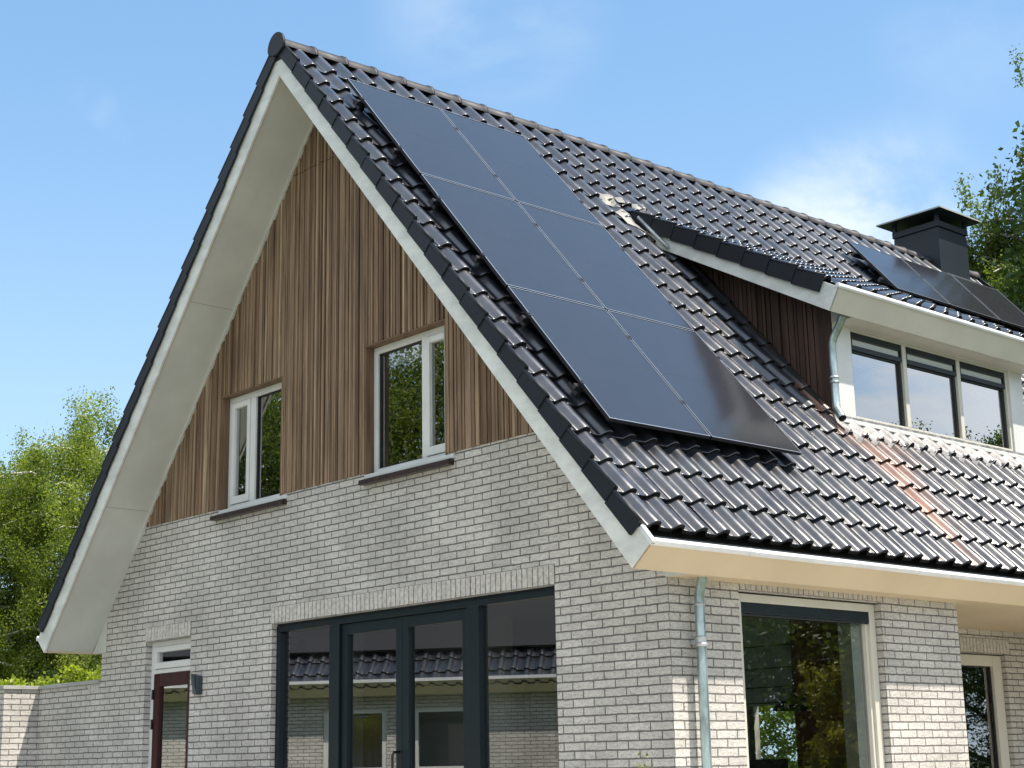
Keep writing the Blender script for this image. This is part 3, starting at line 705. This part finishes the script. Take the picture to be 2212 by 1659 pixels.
# lead apron dressed over the tiles
mb = MB(); r2 = random.Random(21)
ny = 150
S0, S1 = 4.86, 5.22
rows = []
for j, (sv, ob) in enumerate(((4.66, .305), (4.70, .285), (4.76, .275), (4.83, .270), (4.90, .263), (4.97, .260))):
    row = []
    for i in range(ny+1):
        y = 3.28 + i*(6.70-3.28)/ny
        ph = ((y + .411)/TW) % 1.0
        cut = .075*abs(math.cos(math.pi*(ph-.05)))**.8 * (j/5) + .012*math.sin(y*23)*(j/5)
        h = prof(y + .411)
        blend = min(1, j/2.0)
        s_ = sv - cut
        head = ((s_ - NOSE0) % GA)/GA
        o = ob*(1-blend) + (.253 + h + .012 - .034*(1-head))*blend 
        row.append(mb.vert(MAIN.p(s_, y, o + r2.uniform(-.003, .003))))
    rows.append(row)
for a, b in zip(rows[:-1], rows[1:]):
    for i in range(ny): mb.face((a[i], a[i+1], b[i+1], b[i]), 0, True)
mb.build('lead_apron', 'lead', dorm, recalc=False)
# foil flashing where the dormer roof meets the main tiles
mb = MB(); r2 = random.Random(22)
def foil(path, w):
    for (s0, y0), (s1, y1) in zip(path[:-1], path[1:]):
        steps = 6; prev = None
        for i in range(steps+1):
            t = i/steps; s_, y_ = s0+(s1-s0)*t, y0+(y1-y0)*t
            n = Vector((s1-s0, y1-y0)).normalized(); nx, ny_ = -n.y, n.x
            cur = []
            for k in (-1, -.5, 0, .5, 1):
                a, b = s_+nx*w*k/2, y_+ny_*w*k/2
                head = ((a - NOSE0) % GA)/GA
                cur.append(mb.vert(MAIN.p(a, b, .253 + prof(b+.411)*.9 + .012 - .034*(1-head) + r2.uniform(-.0015, .002))))
            if prev:
                for k in range(4): mb.face((prev[k], prev[k+1], cur[k+1], cur[k]), 0, True)
            prev = cur
foil([(1.10, 2.70), (1.36, 2.93)], .15); foil([(1.13, 2.98), (1.20, 3.40)], .12); foil([(1.42, 2.80), (2.02, 2.97)], .12)
mb.build('foil_flashing', 'flash_foil', dorm, recalc=False)
# dark lead soaker beside the cheek
mb = MB(); sbox(mb, MAIN, 1.6, 4.62, 3.285, DY0-.002, .255, .285); mb.build('side_gutter', 'dark_deck', dorm)
mb = MB(); mb.tube([MAIN.p(1.52, 3.0, .30), MAIN.p(2.10, 3.0, .315)], .020, 8); mb.build('valley_roll', 'zinc', dorm)
# dormer downpipe
mb = MB(); mb.tube([(3.43, 3.30, 3.395), (3.40, 3.30, 3.34), (3.32, 3.295, 3.22), (3.295, 3.295, 3.16), (3.295, 3.295, 2.62), (3.31, 3.28, 2.55), (3.40, 3.235, 2.44)], .037, 14, cap=False)
dp = mb.build('downpipe', 'pipe_zinc', dorm)
mb = MB()
for z in (2.80, 2.845): mb.tube([(3.295, 3.295, z-.01), (3.295, 3.295, z+.01)], .044, 14)
mb.build('pipe_clamp', 'zinc', dorm)
# main downpipe
mb = MB(); mb.tube([(4.30, .235, .76), (4.285, .232, .70), (4.262, .23, .62), (4.26, .23, .55), (4.26, .23, GZ)], .036, 16, cap=False)
dp = mb.build('downpipe', 'pipe_zinc', house)
mb = MB()
for z in (.315, .27): mb.tube([(4.26, .23, z-.012), (4.26, .23, z+.012)], .044, 16)
mb.tube([(4.26, .23, .257), (4.26, .23, .33)], .040, 16); mb.box((XW, .20, .28), (4.23, .225, .30)); mb.box((4.20, .19, .275), (4.24, .27, .305))
mb.build('pipe_clamp', 'zinc', dp)
mb = MB(); mb.tube([(4.26, .23, .54), (4.26, .23, .56)], .039, 16); mb.build('pipe_joint', 'zinc', dp)

# floors, ceilings, partitions
mb = MB(); mb.box((-XW+.29, .29, GZ), (XW-.29, 10.36, GZ+.05)); mb.build('interior_floor', 'floor_board', house)
mb = MB(); mb.box((-XW+.1, .16, .86), (2.6, 10.36, 1.05)); mb.box((2.601, .16, .80), (XW-.15, 3.56, 1.049)); mb.build('ceiling', 'plaster', house)
mb = MB(); mb.box((.6, 3.36, GZ+.051), (2.02, 3.44, .859)); mb.box((2.02, 3.36, .72), (2.66, 3.44, .859)); mb.build('partition', 'plaster', house)
mb = MB(); mb.box((2.66, 3.24, GZ+.051), (XW-.285, 3.295, .795)); mb.build('red_partition', 'dark_wall', house)
mb = MB(); mb.box((-2.0, 4.2, GZ+.051), (-1.9, 5.6, .859)); mb.build('inner_wall', 'plaster', house); mb = MB(); mb.box((-2.9, 1.8, GZ+.051), (.4, 1.9, .859)); mb.build('inner_wall', 'plaster', house)
mb = MB(); mb.box((-1.9, 2.6, 1.051), (1.3, 2.7, 4.0)); mb.build('attic_wall', 'plaster', house)
mb = MB(); mb.box((-.52, .55, GZ+.052), (-.36, .70, .80)); mb.build('white_post', 'white_paint', house)

# ================================================================== SOLAR PANELS
PWI, PLE, PY, PS = 1.134*.9591, 1.722*.9591, -.2667, .5774
def panel(y0, s0, w_, l_, off, label, group, clamps):
    # local frame: x along ridge (+y world), y down the slope, z out of the roof
    root = empty('solar_panel', MAIN.p(s0, y0, off-.03), label, 'solar panel', group)
    ex = Vector((0, 1, 0)); ey = Vector((MAIN.c, 0, -MAIN.s)); ez = Vector((MAIN.s, 0, MAIN.c))
    m = Matrix(((ey.x, ex.x, ez.x), (ey.y, ex.y, ez.y), (ey.z, ex.z, ez.z)))      # x down slope, y along ridge
    root.rotation_euler = m.to_euler()
    def loc(mb, name, mat, par):
        # vertices are local: build without moving
        me_o = mb.build(name, mat, None); me_o.parent = par; return me_o
    fr = MB(); r = .011
    for a, b in (((0, 0, 0), (l_, r, .0275)), ((0, w_-r, 0), (l_, w_, .0275)), ((0, r, 0), (r, w_-r, .0275)), ((l_-r, r, 0), (l_, w_-r, .0275))): fr.box(a, b)
    f = loc(fr, 'frame', 'panel_black', root)
    fr = MB(); r = .007
    for a, b in (((0, 0, .028), (l_, r, .0305)), ((0, w_-r, .028), (l_, w_, .0305)), ((0, r, .028), (r, w_-r, .0305)), ((l_-r, r, .028), (l_, w_-r, .0305))): fr.box(a, b)
    loc(fr, 'frame_rim_glint', 'panel_rim_glint', root)
    g = MB(); g.box((.0075, .0115, .006), (l_-.0115, w_-.0115, .0270)); loc(g, 'glass', 'panel_glass', root)
    g = MB(); g.box((l_/2-.0015, .02, .0271), (l_/2+.0015, w_-.02, .0274)); loc(g, 'cell_gap', 'clamp_metal', root)
    for (cx_, cy_) in clamps:
        c = MB(); c.box((cx_-.022, cy_-.014, .028), (cx_+.022, cy_+.014, .035)); c.tube([(cx_, cy_, .034), (cx_, cy_, .042)], .007, 8); loc(c, 'clamp', 'clamp_metal', root)
    return root
rown = ['top', 'middle', 'bottom']; coln = ['left', 'right']
POFF = .4005
for r_ in range(3):
    for c_ in range(2):
        y0 = PY + c_*(PWI+.020); s0 = PS + r_*(PLE+.020)
        cl = [(.38, PWI+.010), (PLE-.42, PWI+.010)] if c_ == 0 else []
        cl += [(.38, -.008 if c_ == 0 else PWI+.008), (PLE-.42, -.008 if c_ == 0 else PWI+.008)]
        side = 'column near the gable' if c_ == 0 else 'column near the dormer'
        panel(y0, s0, PWI, PLE, POFF, 'black solar panel in the large block, %s row, %s' % (rown[r_], side), 'solar panels of the large block on the front roof', cl)
for r_ in range(3):
    for sv in (.38, PLE-.42):
        s_ = PS + r_*(PLE+.02) + sv
        rl = MB(); sbox(rl, MAIN, s_-.02, s_+.02, PY-.05, PY+2*PWI+.07, .328, .368)
        o = rl.build('mounting_rail', 'clamp_metal')
        tag(o, 'dark metal rail across the tiles under the %s row of solar panels, its %s one' % (rown[r_], 'upper' if sv < 1 else 'lower'), 'rail', 'rails under the large block of solar panels')
        for yy in (PY+.0, PY+.95, PY+2.1):
            hk = MB(); sbox(hk, MAIN, s_-.10, s_+.03, yy-.015, yy+.015, .29, .327); hk.build('roof_hook', 'clamp_metal', o)
P2 = 1.115
for c_, (nm, ln) in enumerate((('nearest the large block', 1.02), ('in the middle of its row', 1.02), ('farthest, beyond the chimney front', 1.02))):
    panel(7.30 + c_*(P2+.02), .575, P2, ln, POFF+.03, 'black solar panel above the dormer before the chimney, %s' % nm, 'solar panels by the chimney', [(.42, P2+.010)] if c_ < 2 else [(.42, -.01)])
for k, s_ in enumerate((.80, 1.35)):
    rl = MB(); sbox(rl, MAIN, s_-.02, s_+.02, 7.24, 10.75, .340, .395); tag(rl.build('mounting_rail', 'clamp_metal'), 'dark rail under the panels by the chimney, %s one' % ('upper', 'lower')[k], 'rail', 'rails under the panels by the chimney')

# ================================================================== WALL LAMP
lamp = empty('wall_lamp', (-2.135, 0, .32), 'small grey folded-metal wall lamp between brown door and glazed doors', 'wall lamp')
mb = MB()
A = [(-2.19, -.006, .41), (-2.19, -.055, .41), (-2.14, -.07, .41), (-2.06, -.055, .385), (-2.055, -.006, .385)]
B = [(-2.175, -.006, .205), (-2.17, -.045, .215), (-2.12, -.055, .225), (-2.055, -.070, .205), (-2.05, -.006, .205)]
mb.prism(A, B); mb.build('lamp_shade', 'lamp_grey', lamp, bevel=.004)
mb = MB(); mb.prism([(-2.196, -.058, .412), (-2.14, -.076, .412), (-2.09, -.070, .40)], [(-2.182, -.052, .30), (-2.14, -.072, .318), (-2.066, -.074, .245)]); mb.build('shade_fold', 'lamp_grey', lamp, bevel=.003)
mb = MB(); mb.box((-2.17, -.0055, .24), (-2.09, -.0005, .37)); mb.build('back_plate', 'lamp_black', lamp)

# ================================================================== GARDEN WALL
gwall = empty('garden_wall', (-4.9, 0, GZ), 'low grey brick garden wall with stone coping left of the house', 'wall')
mb = MB(); mb.box((-5.66, .001, GZ-.1), (-XW, .24, .417)); mb.box((-5.88, -.42, GZ-.1), (-5.66, .24, .416)); mb.build('wall', 'brick', gwall)
mb = MB(); mb.box((-5.655, -.025, .418), (-XW-.001, .27, .458)); mb.box((-5.91, -.445, .418), (-5.635, .27, .459)); mb.build('coping', 'coping', gwall, bevel=.003)
mb = MB()
for i in range(4): mb.box((-4.46+i*.064, -.004, .34), (-4.41+i*.064, .05, .414))
mb.build('header_bricks', 'stone_soldier', gwall)

# ================================================================== INTERIOR THINGS
bl = empty('roman_blind', (2.34, 3.33, .7), 'grey-green roman blind hanging inside the large ground-floor window', 'blind')
mb = MB(); z = .765; hgt = [.27, .20, .17, .14]
for h in hgt:
    n = 6
    rows = []
    for i in range(n+1):
        t = i/n; rows.append([mb.vert((xx, 3.335 - .012 - .03*math.sin(math.pi*t)**1.5 - .012*t, z - h*t)) for xx in (1.97, 2.68)])
    for a, b in zip(rows[:-1], rows[1:]): mb.face((a[0], a[1], b[1], b[0]), 0, True)
    mb.box((1.968, 3.298, z-h-.004), (2.682, 3.309, z-h+.006), 1); z -= h + .001
mb.build('fabric', ['blind_fabric', 'chair_fabric'], bl, recalc=False)
mb = MB(); mb.box((1.97, 3.305, z-.02), (2.68, 3.325, z)); mb.build('bottom_bar', 'blind_fabric', bl)
pl = empty('pendant_lamp', (3.05, 2.75, .80), 'black bell-shaped pendant lamp seen through the large ground-floor window', 'pendant lamp')
mb = MB(); mb.lathe((3.05, 2.75, 0), [(.012, .06), (.018, .03), (.035, 0), (.075, -.035), (.15, -.062), (.185, -.095), (.185, -.115), (.17, -.112), (.14, -.075), (.02, -.01)], 28); mb.build('lamp_shade', 'lamp_black', pl)
mb = MB(); mb.tube([(3.05, 2.75, .05), (3.05, 2.75, .80)], .004, 6); mb.build('cord', 'lamp_black', pl)
def chair(x, y, rz, label):
    root = empty('dining_chair', (x, y, GZ+.05), label, 'chair', 'dining chairs behind the large window'); root.rotation_euler = (0, 0, rz)
    def L(mb, n, m): o = mb.build(n, m, None, bevel=.008); o.parent = root; return o
    mb = MB(); mb.box((-.22, -.22, .42), (.22, .22, .50)); L(mb, 'seat', 'chair_fabric')
    mb = MB(); mb.prism([(-.21, .20, .50), (.21, .20, .50), (.21, .25, .50), (-.21, .25, .50)], [(-.20, .25, 1.285), (.20, .25, 1.285), (.20, .29, 1.285), (-.20, .29, 1.285)]); L(mb, 'backrest', 'chair_fabric')
    for a in (-.19, .19):
        for b in (-.19, .19):
            mb = MB(); mb.tube([(a, b, 0), (a*.97, b*.97, .42)], [.014, .018], 8); L(mb, 'leg', 'lamp_black')
chair(2.62, 2.62, 0, 'black upholstered chair whose top shows at the lower left of the large window')
chair(3.12, 2.78, R(4), 'black upholstered chair whose top shows lower centre in the large window')
def curtain(x0, x1, y, z0, z1, label, mat='curtain_fabric', amp=.018):
    mb = MB(); n = max(12, int((x1-x0)/.012)); rows = []
    for z in (z0, z1): rows.append([mb.vert((x0+(x1-x0)*i/n, y + amp*math.sin(i*1.1), z)) for i in range(n+1)])
    for i in range(n): mb.face((rows[0][i], rows[0][i+1], rows[1][i+1], rows[1][i]), 0, True)
    return tag(mb.build('curtain', mat, recalc=False), label, 'curtain')
curtain(-1.98, -1.50, .24, 2.0, 3.12, 'grey curtain behind the casement of the smaller-looking left gable window')
curtain(.40, .66, .26, 2.0, 3.12, 'pale grey curtain at the left side of the right gable window', 'light_fabric')
mb = MB(); mb.box((.42, .20, 2.98), (1.30, .215, 3.16)); tag(mb.build('roller_blind', 'light_fabric'), 'rolled pale blind at the top of the right gable window', 'blind')
for k, (a, b) in enumerate(spans):  # middle and right blinds are added, pale slats to brighten those panes
    mb = MB(); z = ZS + .08
    while z < ZDS - .21:
        mb.prism([(DX-.17, a+.03, z), (DX-.145, a+.03, z-.010), (DX-.145, b-.03, z-.010), (DX-.17, b-.03, z)], [(DX-.17, a+.03, z+.0015), (DX-.145, a+.03, z-.0085), (DX-.145, b-.03, z-.0085), (DX-.17, b-.03, z+.0015)]); z += .026
    tag(mb.build('venetian_blind', 'slat_white'), 'white venetian blind %s dormer window' % ('behind the leftmost', 'middle', 'added to brighten the rightmost')[k], 'blind', 'blinds in the dormer windows')

# ================================================================== TREES
def leaves_obj(name, pts, size, mat, parent, rs, droop=0.0, asp=.6, tone=None):
    n = len(pts); pts = np.array(pts, dtype=np.float64)
    d = rs.normal(size=(n, 3)); d[:, 2] -= droop; d /= np.linalg.norm(d, axis=1, keepdims=True)
    e = rs.normal(size=(n, 3)); e -= d*np.sum(e*d, axis=1, keepdims=True); e /= np.linalg.norm(e, axis=1, keepdims=True)
    sz = size*rs.uniform(.6, 1.25, size=(n, 1))
    nrm = np.cross(d, e)
    v = np.stack([pts, pts + d*sz*.5 + e*sz*asp*.5 + nrm*sz*.08, pts + d*sz, pts + d*sz*.5 - e*sz*asp*.5 + nrm*sz*.08], axis=1).reshape(-1, 3)
    base = np.array(parent.location); v -= base
    me = bpy.data.meshes.new(name); me.vertices.add(n*4); me.vertices.foreach_set('co', v.ravel())
    me.loops.add(n*4); me.loops.foreach_set('vertex_index', np.arange(n*4)); me.polygons.add(n)
    me.polygons.foreach_set('loop_start', np.arange(n)*4); me.polygons.foreach_set('loop_total', np.full(n, 4))
    a = me.attributes.new('tone', 'FLOAT', 'POINT'); a.data.foreach_set('value', np.repeat(np.clip(rs.normal(.45, .28, n), 0, 1) if tone is None else tone, 4).astype(np.float32))
    me.materials.append(MATS[mat]); me.update(calc_edges=True); me.validate()
    o = bpy.data.objects.new(name, me); COL.objects.link(o); o.parent = parent
    return o
def tree(name, base, H, Rr, seed, nleaf, size, mat, label, group, crown0=.22, droop=.7, bark='bark', shape=1.0, nb=46, cat='tree', up=.55, clump=.115):
    rs = np.random.RandomState(seed); b = Vector(base); root = empty(name, base, label, cat, group)
    mb = MB(); th = []
    px, py = 0, 0
    for i in range(9):
        t = i/8; th.append((b.x + px, b.y + py, b.z + H*.84*t)); px += rs.normal()*H*.012; py += rs.normal()*H*.012
    r0 = H*.022; mb.tube(th, [r0*(1-.97*(i/8)) + .004 for i in range(9)], 10)
    def trunk_at(t):
        f = t*8/.96; i = min(7, int(f)); a, c = Vector(th[i]), Vector(th[i+1]); return a + (c-a)*(f-i)
    pts = []; tw = []; tones = []
    for k in range(nb):
        t = crown0 + (1-crown0)*((k+.5)/nb)**.9 * .95
        az = k*2.39996 + rs.normal()*.3
        rel = (t-crown0)/(1-crown0)
        rp_ = .13 + .87*rel; L = Rr*(.92*math.sqrt(max(0, 1-abs(2*rp_-1)**2.6)) + .07)*rs.uniform(.7, 1.12)*shape
        p = trunk_at(t*.96); dirh = Vector((math.cos(az), math.sin(az), 0)); path = [p]
        ns = 6
        for j in range(1, ns+1):
            q = j/ns; p = p + (dirh*L/ns) + Vector((0, 0, (up*(1-q*1.2) - droop*.30*q)*L/ns*1.2)) + Vector(rs.normal(size=3))*L*.025; path.append(p)
        mb.tube(path, [max(.006, r0*.34*(1-t*.6)*(1-.9*j/ns)) for j in range(ns+1)], 5, cap=False)
        for j in range(1, ns+1):
            for m in range(3 if j > 1 else 1):
                a = path[j] + Vector(rs.normal(size=3))*L*.10
                ln = H*.055*rs.uniform(.5, 1.6)*(.35+droop)
                tw.append((a, ln, j/ns))
    for m in range(20): tw.append((Vector(th[8]) + Vector((rs.normal()*H*.035, rs.normal()*H*.035, abs(rs.normal())*H*.04)), H*.05, .7))
    per = max(1, nleaf//len(tw))
    for a, ln, q in tw:
        n = int(per*(.5+q))
        tt = rs.uniform(0, 1, n); tones.append(np.clip(rs.normal(.45, .26) + rs.normal(0, .16, n), 0, 1)); sp = clump*Rr*.45*(1-.55*tt*min(1, droop))
        P_ = np.array(a)[None, :] + rs.normal(size=(n, 3))*sp[:, None]*np.array([1, 1, .8]); P_[:, 2] -= tt*ln*droop
        pts.append(P_)
    mb.build('trunk', bark, root)
    leaves_obj('crown', np.concatenate(pts), size, mat, root, rs, droop*.8, tone=np.concatenate(tones))
    return root
GL = 'birches beyond the garden wall'
tree('birch_tree', (-18.2, 7.4, GZ-.2), 10.0, 2.5, 1, 150000, .055, 'birch_leaf', 'tall birch with rounded top, just left of the roof edge', GL, .15, .7, 'birch_bark', 1.15, 70)
tree('birch_tree', (-18.6, 6.0, GZ-.2), 9.0, 2.1, 2, 150000, .055, 'birch_leaf', 'lower birch with sunlit drooping foliage in front of the tall birch', GL, .10, .7, 'birch_bark', 1.15, 70)
tree('birch_tree', (-20.6, 4.6, GZ-.2), 9.4, 2.5, 3, 100000, .058, 'birch_leaf', 'leafy birch cut by the left edge of the photo', GL, .10, .7, 'birch_bark', 1.1, 70)
tree('leafy_tree', (-20.5, 8.8, GZ-.2), 6.4, 3.2, 4, 80000, .085, 'dense_leaf', 'dark dense tree low behind the sunlit birches left of the house', 'darker trees behind the garden wall', .05, .3, 'bark', 1.2, 60)
tree('leafy_tree', (-15.5, 6.0, GZ-.2), 3.8, 1.7, 5, 26000, .09, 'dense_leaf', 'dark bushy tree directly above the yellow-green hedge', 'darker trees behind the garden wall', .05, .3, 'bark', 1.2, 50)
GR = 'birches beyond the chimney end'
tree('birch_tree', (-6.1, 23.2, GZ-.2), 16.5, 2.5, 6, 240000, .088, 'birch_leaf_dark', 'birch with dense drooping crown right of the chimney', GR, .25, .9, 'birch_bark', 1.1, 90)
tree('birch_tree', (-4.7, 24.0, GZ-.2), 19.0, 2.2, 7, 150000, .080, 'birch_leaf_dark', 'tallest birch, cut by the right edge of the photo', GR, .25, 1.0, 'birch_bark', 1.05, 90)

# hedge behind the garden wall
hd = empty('hedge', (-7.6, 2.2, GZ), 'bright yellow-green hedge behind the low garden wall', 'hedge')
rs = np.random.RandomState(31); n = 26000
u = rs.uniform(-3.4, 3.4, n); vv = rs.uniform(-.55, .55, n)
px = -8.0 + u*.70 + vv*.3; py = 2.0 + u*.72 - vv*.7
tops = .70 + .16*np.sin(px*3.1) + .10*np.sin(px*7.7+1) + .06*np.sin(py*17)
zz = tops - np.abs(rs.normal(size=n))*.28
leaves_obj('foliage', np.stack([px, py, zz], 1), .075, 'hedge_leaf', hd, rs, .2)
mb = MB()
for i in range(14):
    t = -3.2 + i*.5; a = (-8.0+t*.70, 2.0+t*.72)
    mb.tube([(a[0], a[1], GZ-.05), (a[0]+.05, a[1]-.04, -.6), (a[0]+.02, a[1]+.06, .35)], [.03, .022, .01], 6)
mb.build('stems', 'bark', hd)
# small shrub in front of the corner, only its tips reach the frame
sh = empty('garden_shrub', (5.12, -1.30, GZ), 'thin twigs with pale new leaves before the brick corner at the bottom edge', 'shrub')
mb = MB(); rs = np.random.RandomState(5); pts = []
for i in range(16):
    a = rs.uniform(0, 6.28); top = Vector((5.12+rs.normal()*.09, -1.30+rs.normal()*.09, -.50 - abs(rs.normal())*.12)); b0 = Vector((5.12+.03*math.cos(a), -1.3+.03*math.sin(a), GZ-.02))
    path = [b0, b0.lerp(top, .5)+Vector((rs.normal()*.05, rs.normal()*.05, 0)), top]; mb.tube(path, [.006, .004, .002], 5)
    for j in range(40):
        q = rs.uniform(.35, 1); p = b0.lerp(top, q) if q > .5 else path[0].lerp(path[1], q*2); pts.append(tuple(p + Vector(rs.normal(size=3))*.02))
mb.build('twigs', 'bark', sh); leaves_obj('leaves', pts, .035, 'shrub_leaf', sh, rs, -.4)

# trees that the panes mirror (in front of the gable and on the east side)
GM = 'trees mirrored in the gable windows'
for i, (x, y, h, r_, lb) in enumerate(((-20.0, -18.5, 14.0, 5.0, 'broad green tree mirrored in the left gable window'), (-14.0, -22.5, 13.6, 5.0, 'broad green tree mirrored in the middle of the right gable window'),
                                       (-24.5, -13.5, 13.0, 5.0, 'broad green tree mirrored at the left edge of the left gable window'), (-9.0, -24.0, 10.5, 3.6, 'lower green tree mirrored in the opening part of the right gable window'))):
    tree('leafy_tree', (x, y, GZ-.1), h, r_, 40+i, 120000, .12, 'birch_leaf_dark', lb, GM, .10, .35, 'bark', 1.25, 60, clump=.2)
tree('conifer', (9.9, 11.7, GZ-.1), 5.0, 1.25, 50, 40000, .09, 'conifer_leaf', 'yellow-green conifer mirrored at the right of the large ground-floor window', None, .03, .75, 'bark', 1.0, 60, up=.1)
tree('conifer', (11.6, 13.4, GZ-.1), 3.6, 1.5, 51, 30000, .09, 'conifer_leaf', 'dark low conifer mirrored at the bottom of the large ground-floor window', None, .03, .75, 'bark', 1.0, 50, up=.1)
for i, (x, y, h, r_, lb) in enumerate(((13.2, 20.2, 9.0, 2.1, 'tree top mirrored low in the middle dormer window'), (12.2, 22.0, 9.6, 2.2, 'tree top mirrored low in the rightmost dormer window'), (14.8, 17.0, 7.9, 2.0, 'tree mirrored at the foot of the leftmost dormer window'), (10.7, 24.4, 12.2, 2.2, 'taller tree whose branch tips are mirrored at the right of the rightmost dormer window'))):
    tree('leafy_tree', (x, y, GZ-.1), h, r_, 60+i, 70000, .065, 'dense_leaf', lb, 'tree tops mirrored in the dormer windows', .03, .4, 'bark', 1.1, 50)
tree('leafy_tree', (1.9, 16.8, GZ-.1), 21.0, 3.6, 66, 90000, .16, 'dense_leaf', 'tall dark tree outside the view, mirrored in the lower right solar panels', None, .15, .4, 'bark', 1.0, 80, clump=.2)
for i, (x, y) in enumerate(((14.5, 14.0), (16.5, 11.2))):
    tree('garden_bush', (x, y, GZ-.1), 4.4, 2.6, 80+i, 30000, .13, 'dense_leaf', 'dark bush mirrored behind the conifer in the large ground-floor window, %s one' % ('nearer', 'farther')[i], 'bushes mirrored in the large window', .02, .2, 'bark', 1.3, 50, 'bush')
# bush seen through the house
tree('garden_bush', (-5.6, 12.6, GZ-.1), 2.9, 1.3, 70, 14000, .08, 'birch_leaf', 'sunlit bush seen right through the large ground-floor window', None, .02, .2, 'bark', 1.3, 40, 'bush')

# ================================================================== ANNEX (mirrored in the glazed doors)
ann = empty('annex', (-10.6, -9.8, GZ), 'low brick wing with tiled roof, seen mirrored in the dark glazed doors', 'outbuilding')
AX = Vector((-.790, .613, 0)); AN = Vector((.613, .790, 0)); AO = Vector((-9.9, -9.5, 0))      # along, outward normal
def PA(u, d, z): p = AO + AX*u - AN*d; return (p.x, p.y, z)
aw = [(-.35, .80, -.62, .50), (1.25, 2.40, -.62, .50)]
def seg_uv(mb, u0, u1, z0, z1, d=0, mat=0): mb.poly([PA(u0, d, z0), PA(u1, d, z0), PA(u1, d, z1), PA(u0, d, z1)], mat, uv=[(u0, z0), (u1, z0), (u1, z1), (u0, z1)])
mb = MB(); cuts = [-6.0, aw[0][0], aw[0][1], aw[1][0], aw[1][1], 6.0]
for i in range(5):
    if i in (1, 3):
        h = aw[0] if i == 1 else aw[1]; seg_uv(mb, h[0], h[1], GZ-.1, h[2]); seg_uv(mb, h[0], h[1], h[3], .70)
        for uu in (h[0], h[1]): mb.poly([PA(uu, 0, h[2]), PA(uu, .12, h[2]), PA(uu, .12, h[3]), PA(uu, 0, h[3])], 0, uv=[(0, h[2]), (.12, h[2]), (.12, h[3]), (0, h[3])])
    else: seg_uv(mb, cuts[i], cuts[i+1], GZ-.1, .70)
pbox(mb, PA, -6, -5.99, GZ-.1, .7, .01, 4.9); pbox(mb, PA, 5.99, 6.0, GZ-.1, .7, .01, 4.9); pbox(mb, PA, -5.98, 5.98, GZ-.1, .7, 4.8, 4.9)
mb.build('brick_wall', 'brick', ann, recalc=False)
for h, nm in zip(aw, ('a', 'b')):
    mb = MB(); ring(mb, PA, h[0], h[1], h[2], h[3], .10, .10, .10, .09, .05, .12); fr = mb.build('window', 'white_paint', ann)
    pane(PA, h[0]+.1, h[1]-.1, h[2]+.1, h[3]-.09, .10, 'glass', fr)
    mb = MB(); pbox(mb, PA, h[0]-.4, h[1]+.4, h[2]-.2, h[3]+.2, 1.2 if nm == 'a' else .3, 1.3 if nm == 'a' else .33)
    mb.build('blind', 'black_rubber' if nm == 'a' else 'tan_fabric' if 'tan_fabric' in MATS else 'fascia_bounce_tint', fr)
mb = MB(); mb.prism([PA(-6.3, -.25, .70), PA(6.3, -.25, .70), PA(6.3, .2, .70), PA(-6.3, .2, .70)], [PA(-6.3, -.40, .92), PA(6.3, -.40, .92), PA(6.3, .2, .92), PA(-6.3, .2, .92)]); mb.build('fascia', 'fascia_bounce_tint', ann)
mb = MB(); pbox(mb, PA, -6.31, 6.31, .921, .975, -.425, -.38); mb.build('gutter_edge', 'lip_zinc', ann)
class ASlope:
    c, s = math.cos(R(45)), math.sin(R(45))
    def p(s, d, y, off): return PA(y, 3.2 - (d*s.c + off*s.s) , 4.05 - d*s.s + off*s.c)
ASL = ASlope(); ac = [-6.2 + TW*i for i in range(53)]; an_ = [4.78 - .336*k for k in range(3)]
mb = MB(); tile_field(mb, ASL, ac, an_, .336, .256, None, None, random.Random(77)); mb.build('roof_tiles', ['roof_tile', 'tile_edge'], ann, recalc=False, attrs=True)
mb = MB(); sbox(mb, ASL, -.2, 4.7, -6.25, 6.25, .1, .2); 
pts = [PA(-6.2, 3.2, 4.3), PA(-6.2, 7.5, .7), PA(-6.2, 7.4, .6), PA(-6.2, 3.2, 4.1)]; ptb = [PA(6.2, 3.2, 4.3), PA(6.2, 7.5, .7), PA(6.2, 7.4, .6), PA(6.2, 3.2, 4.1)]
mb.prism(pts, ptb); mb.build('roof', 'dark_deck', ann)
mb = MB(); sbox(mb, ASL, .3, 3.95, -6.0, 6.0, .33, .37); mb.build('roof_panels', 'black_rubber', ann)

# ================================================================== GROUND
mb = MB(); mb.poly([(-600, -600, GZ-.008), (600, -600, GZ-.008), (600, 600, GZ-.008), (-600, 600, GZ-.008)]); tag(mb.build('ground', 'grass', recalc=False), 'grass garden round the house', None, None, 'structure')
mb = MB(); mb.box((-6, -7, GZ-.05), (9, -.001, GZ-.002)); mb.box((XW+.001, .0, GZ-.05), (9, 10, GZ-.003)); tag(mb.build('terrace', 'paving'), 'paved terrace before the house', None, None, 'structure')
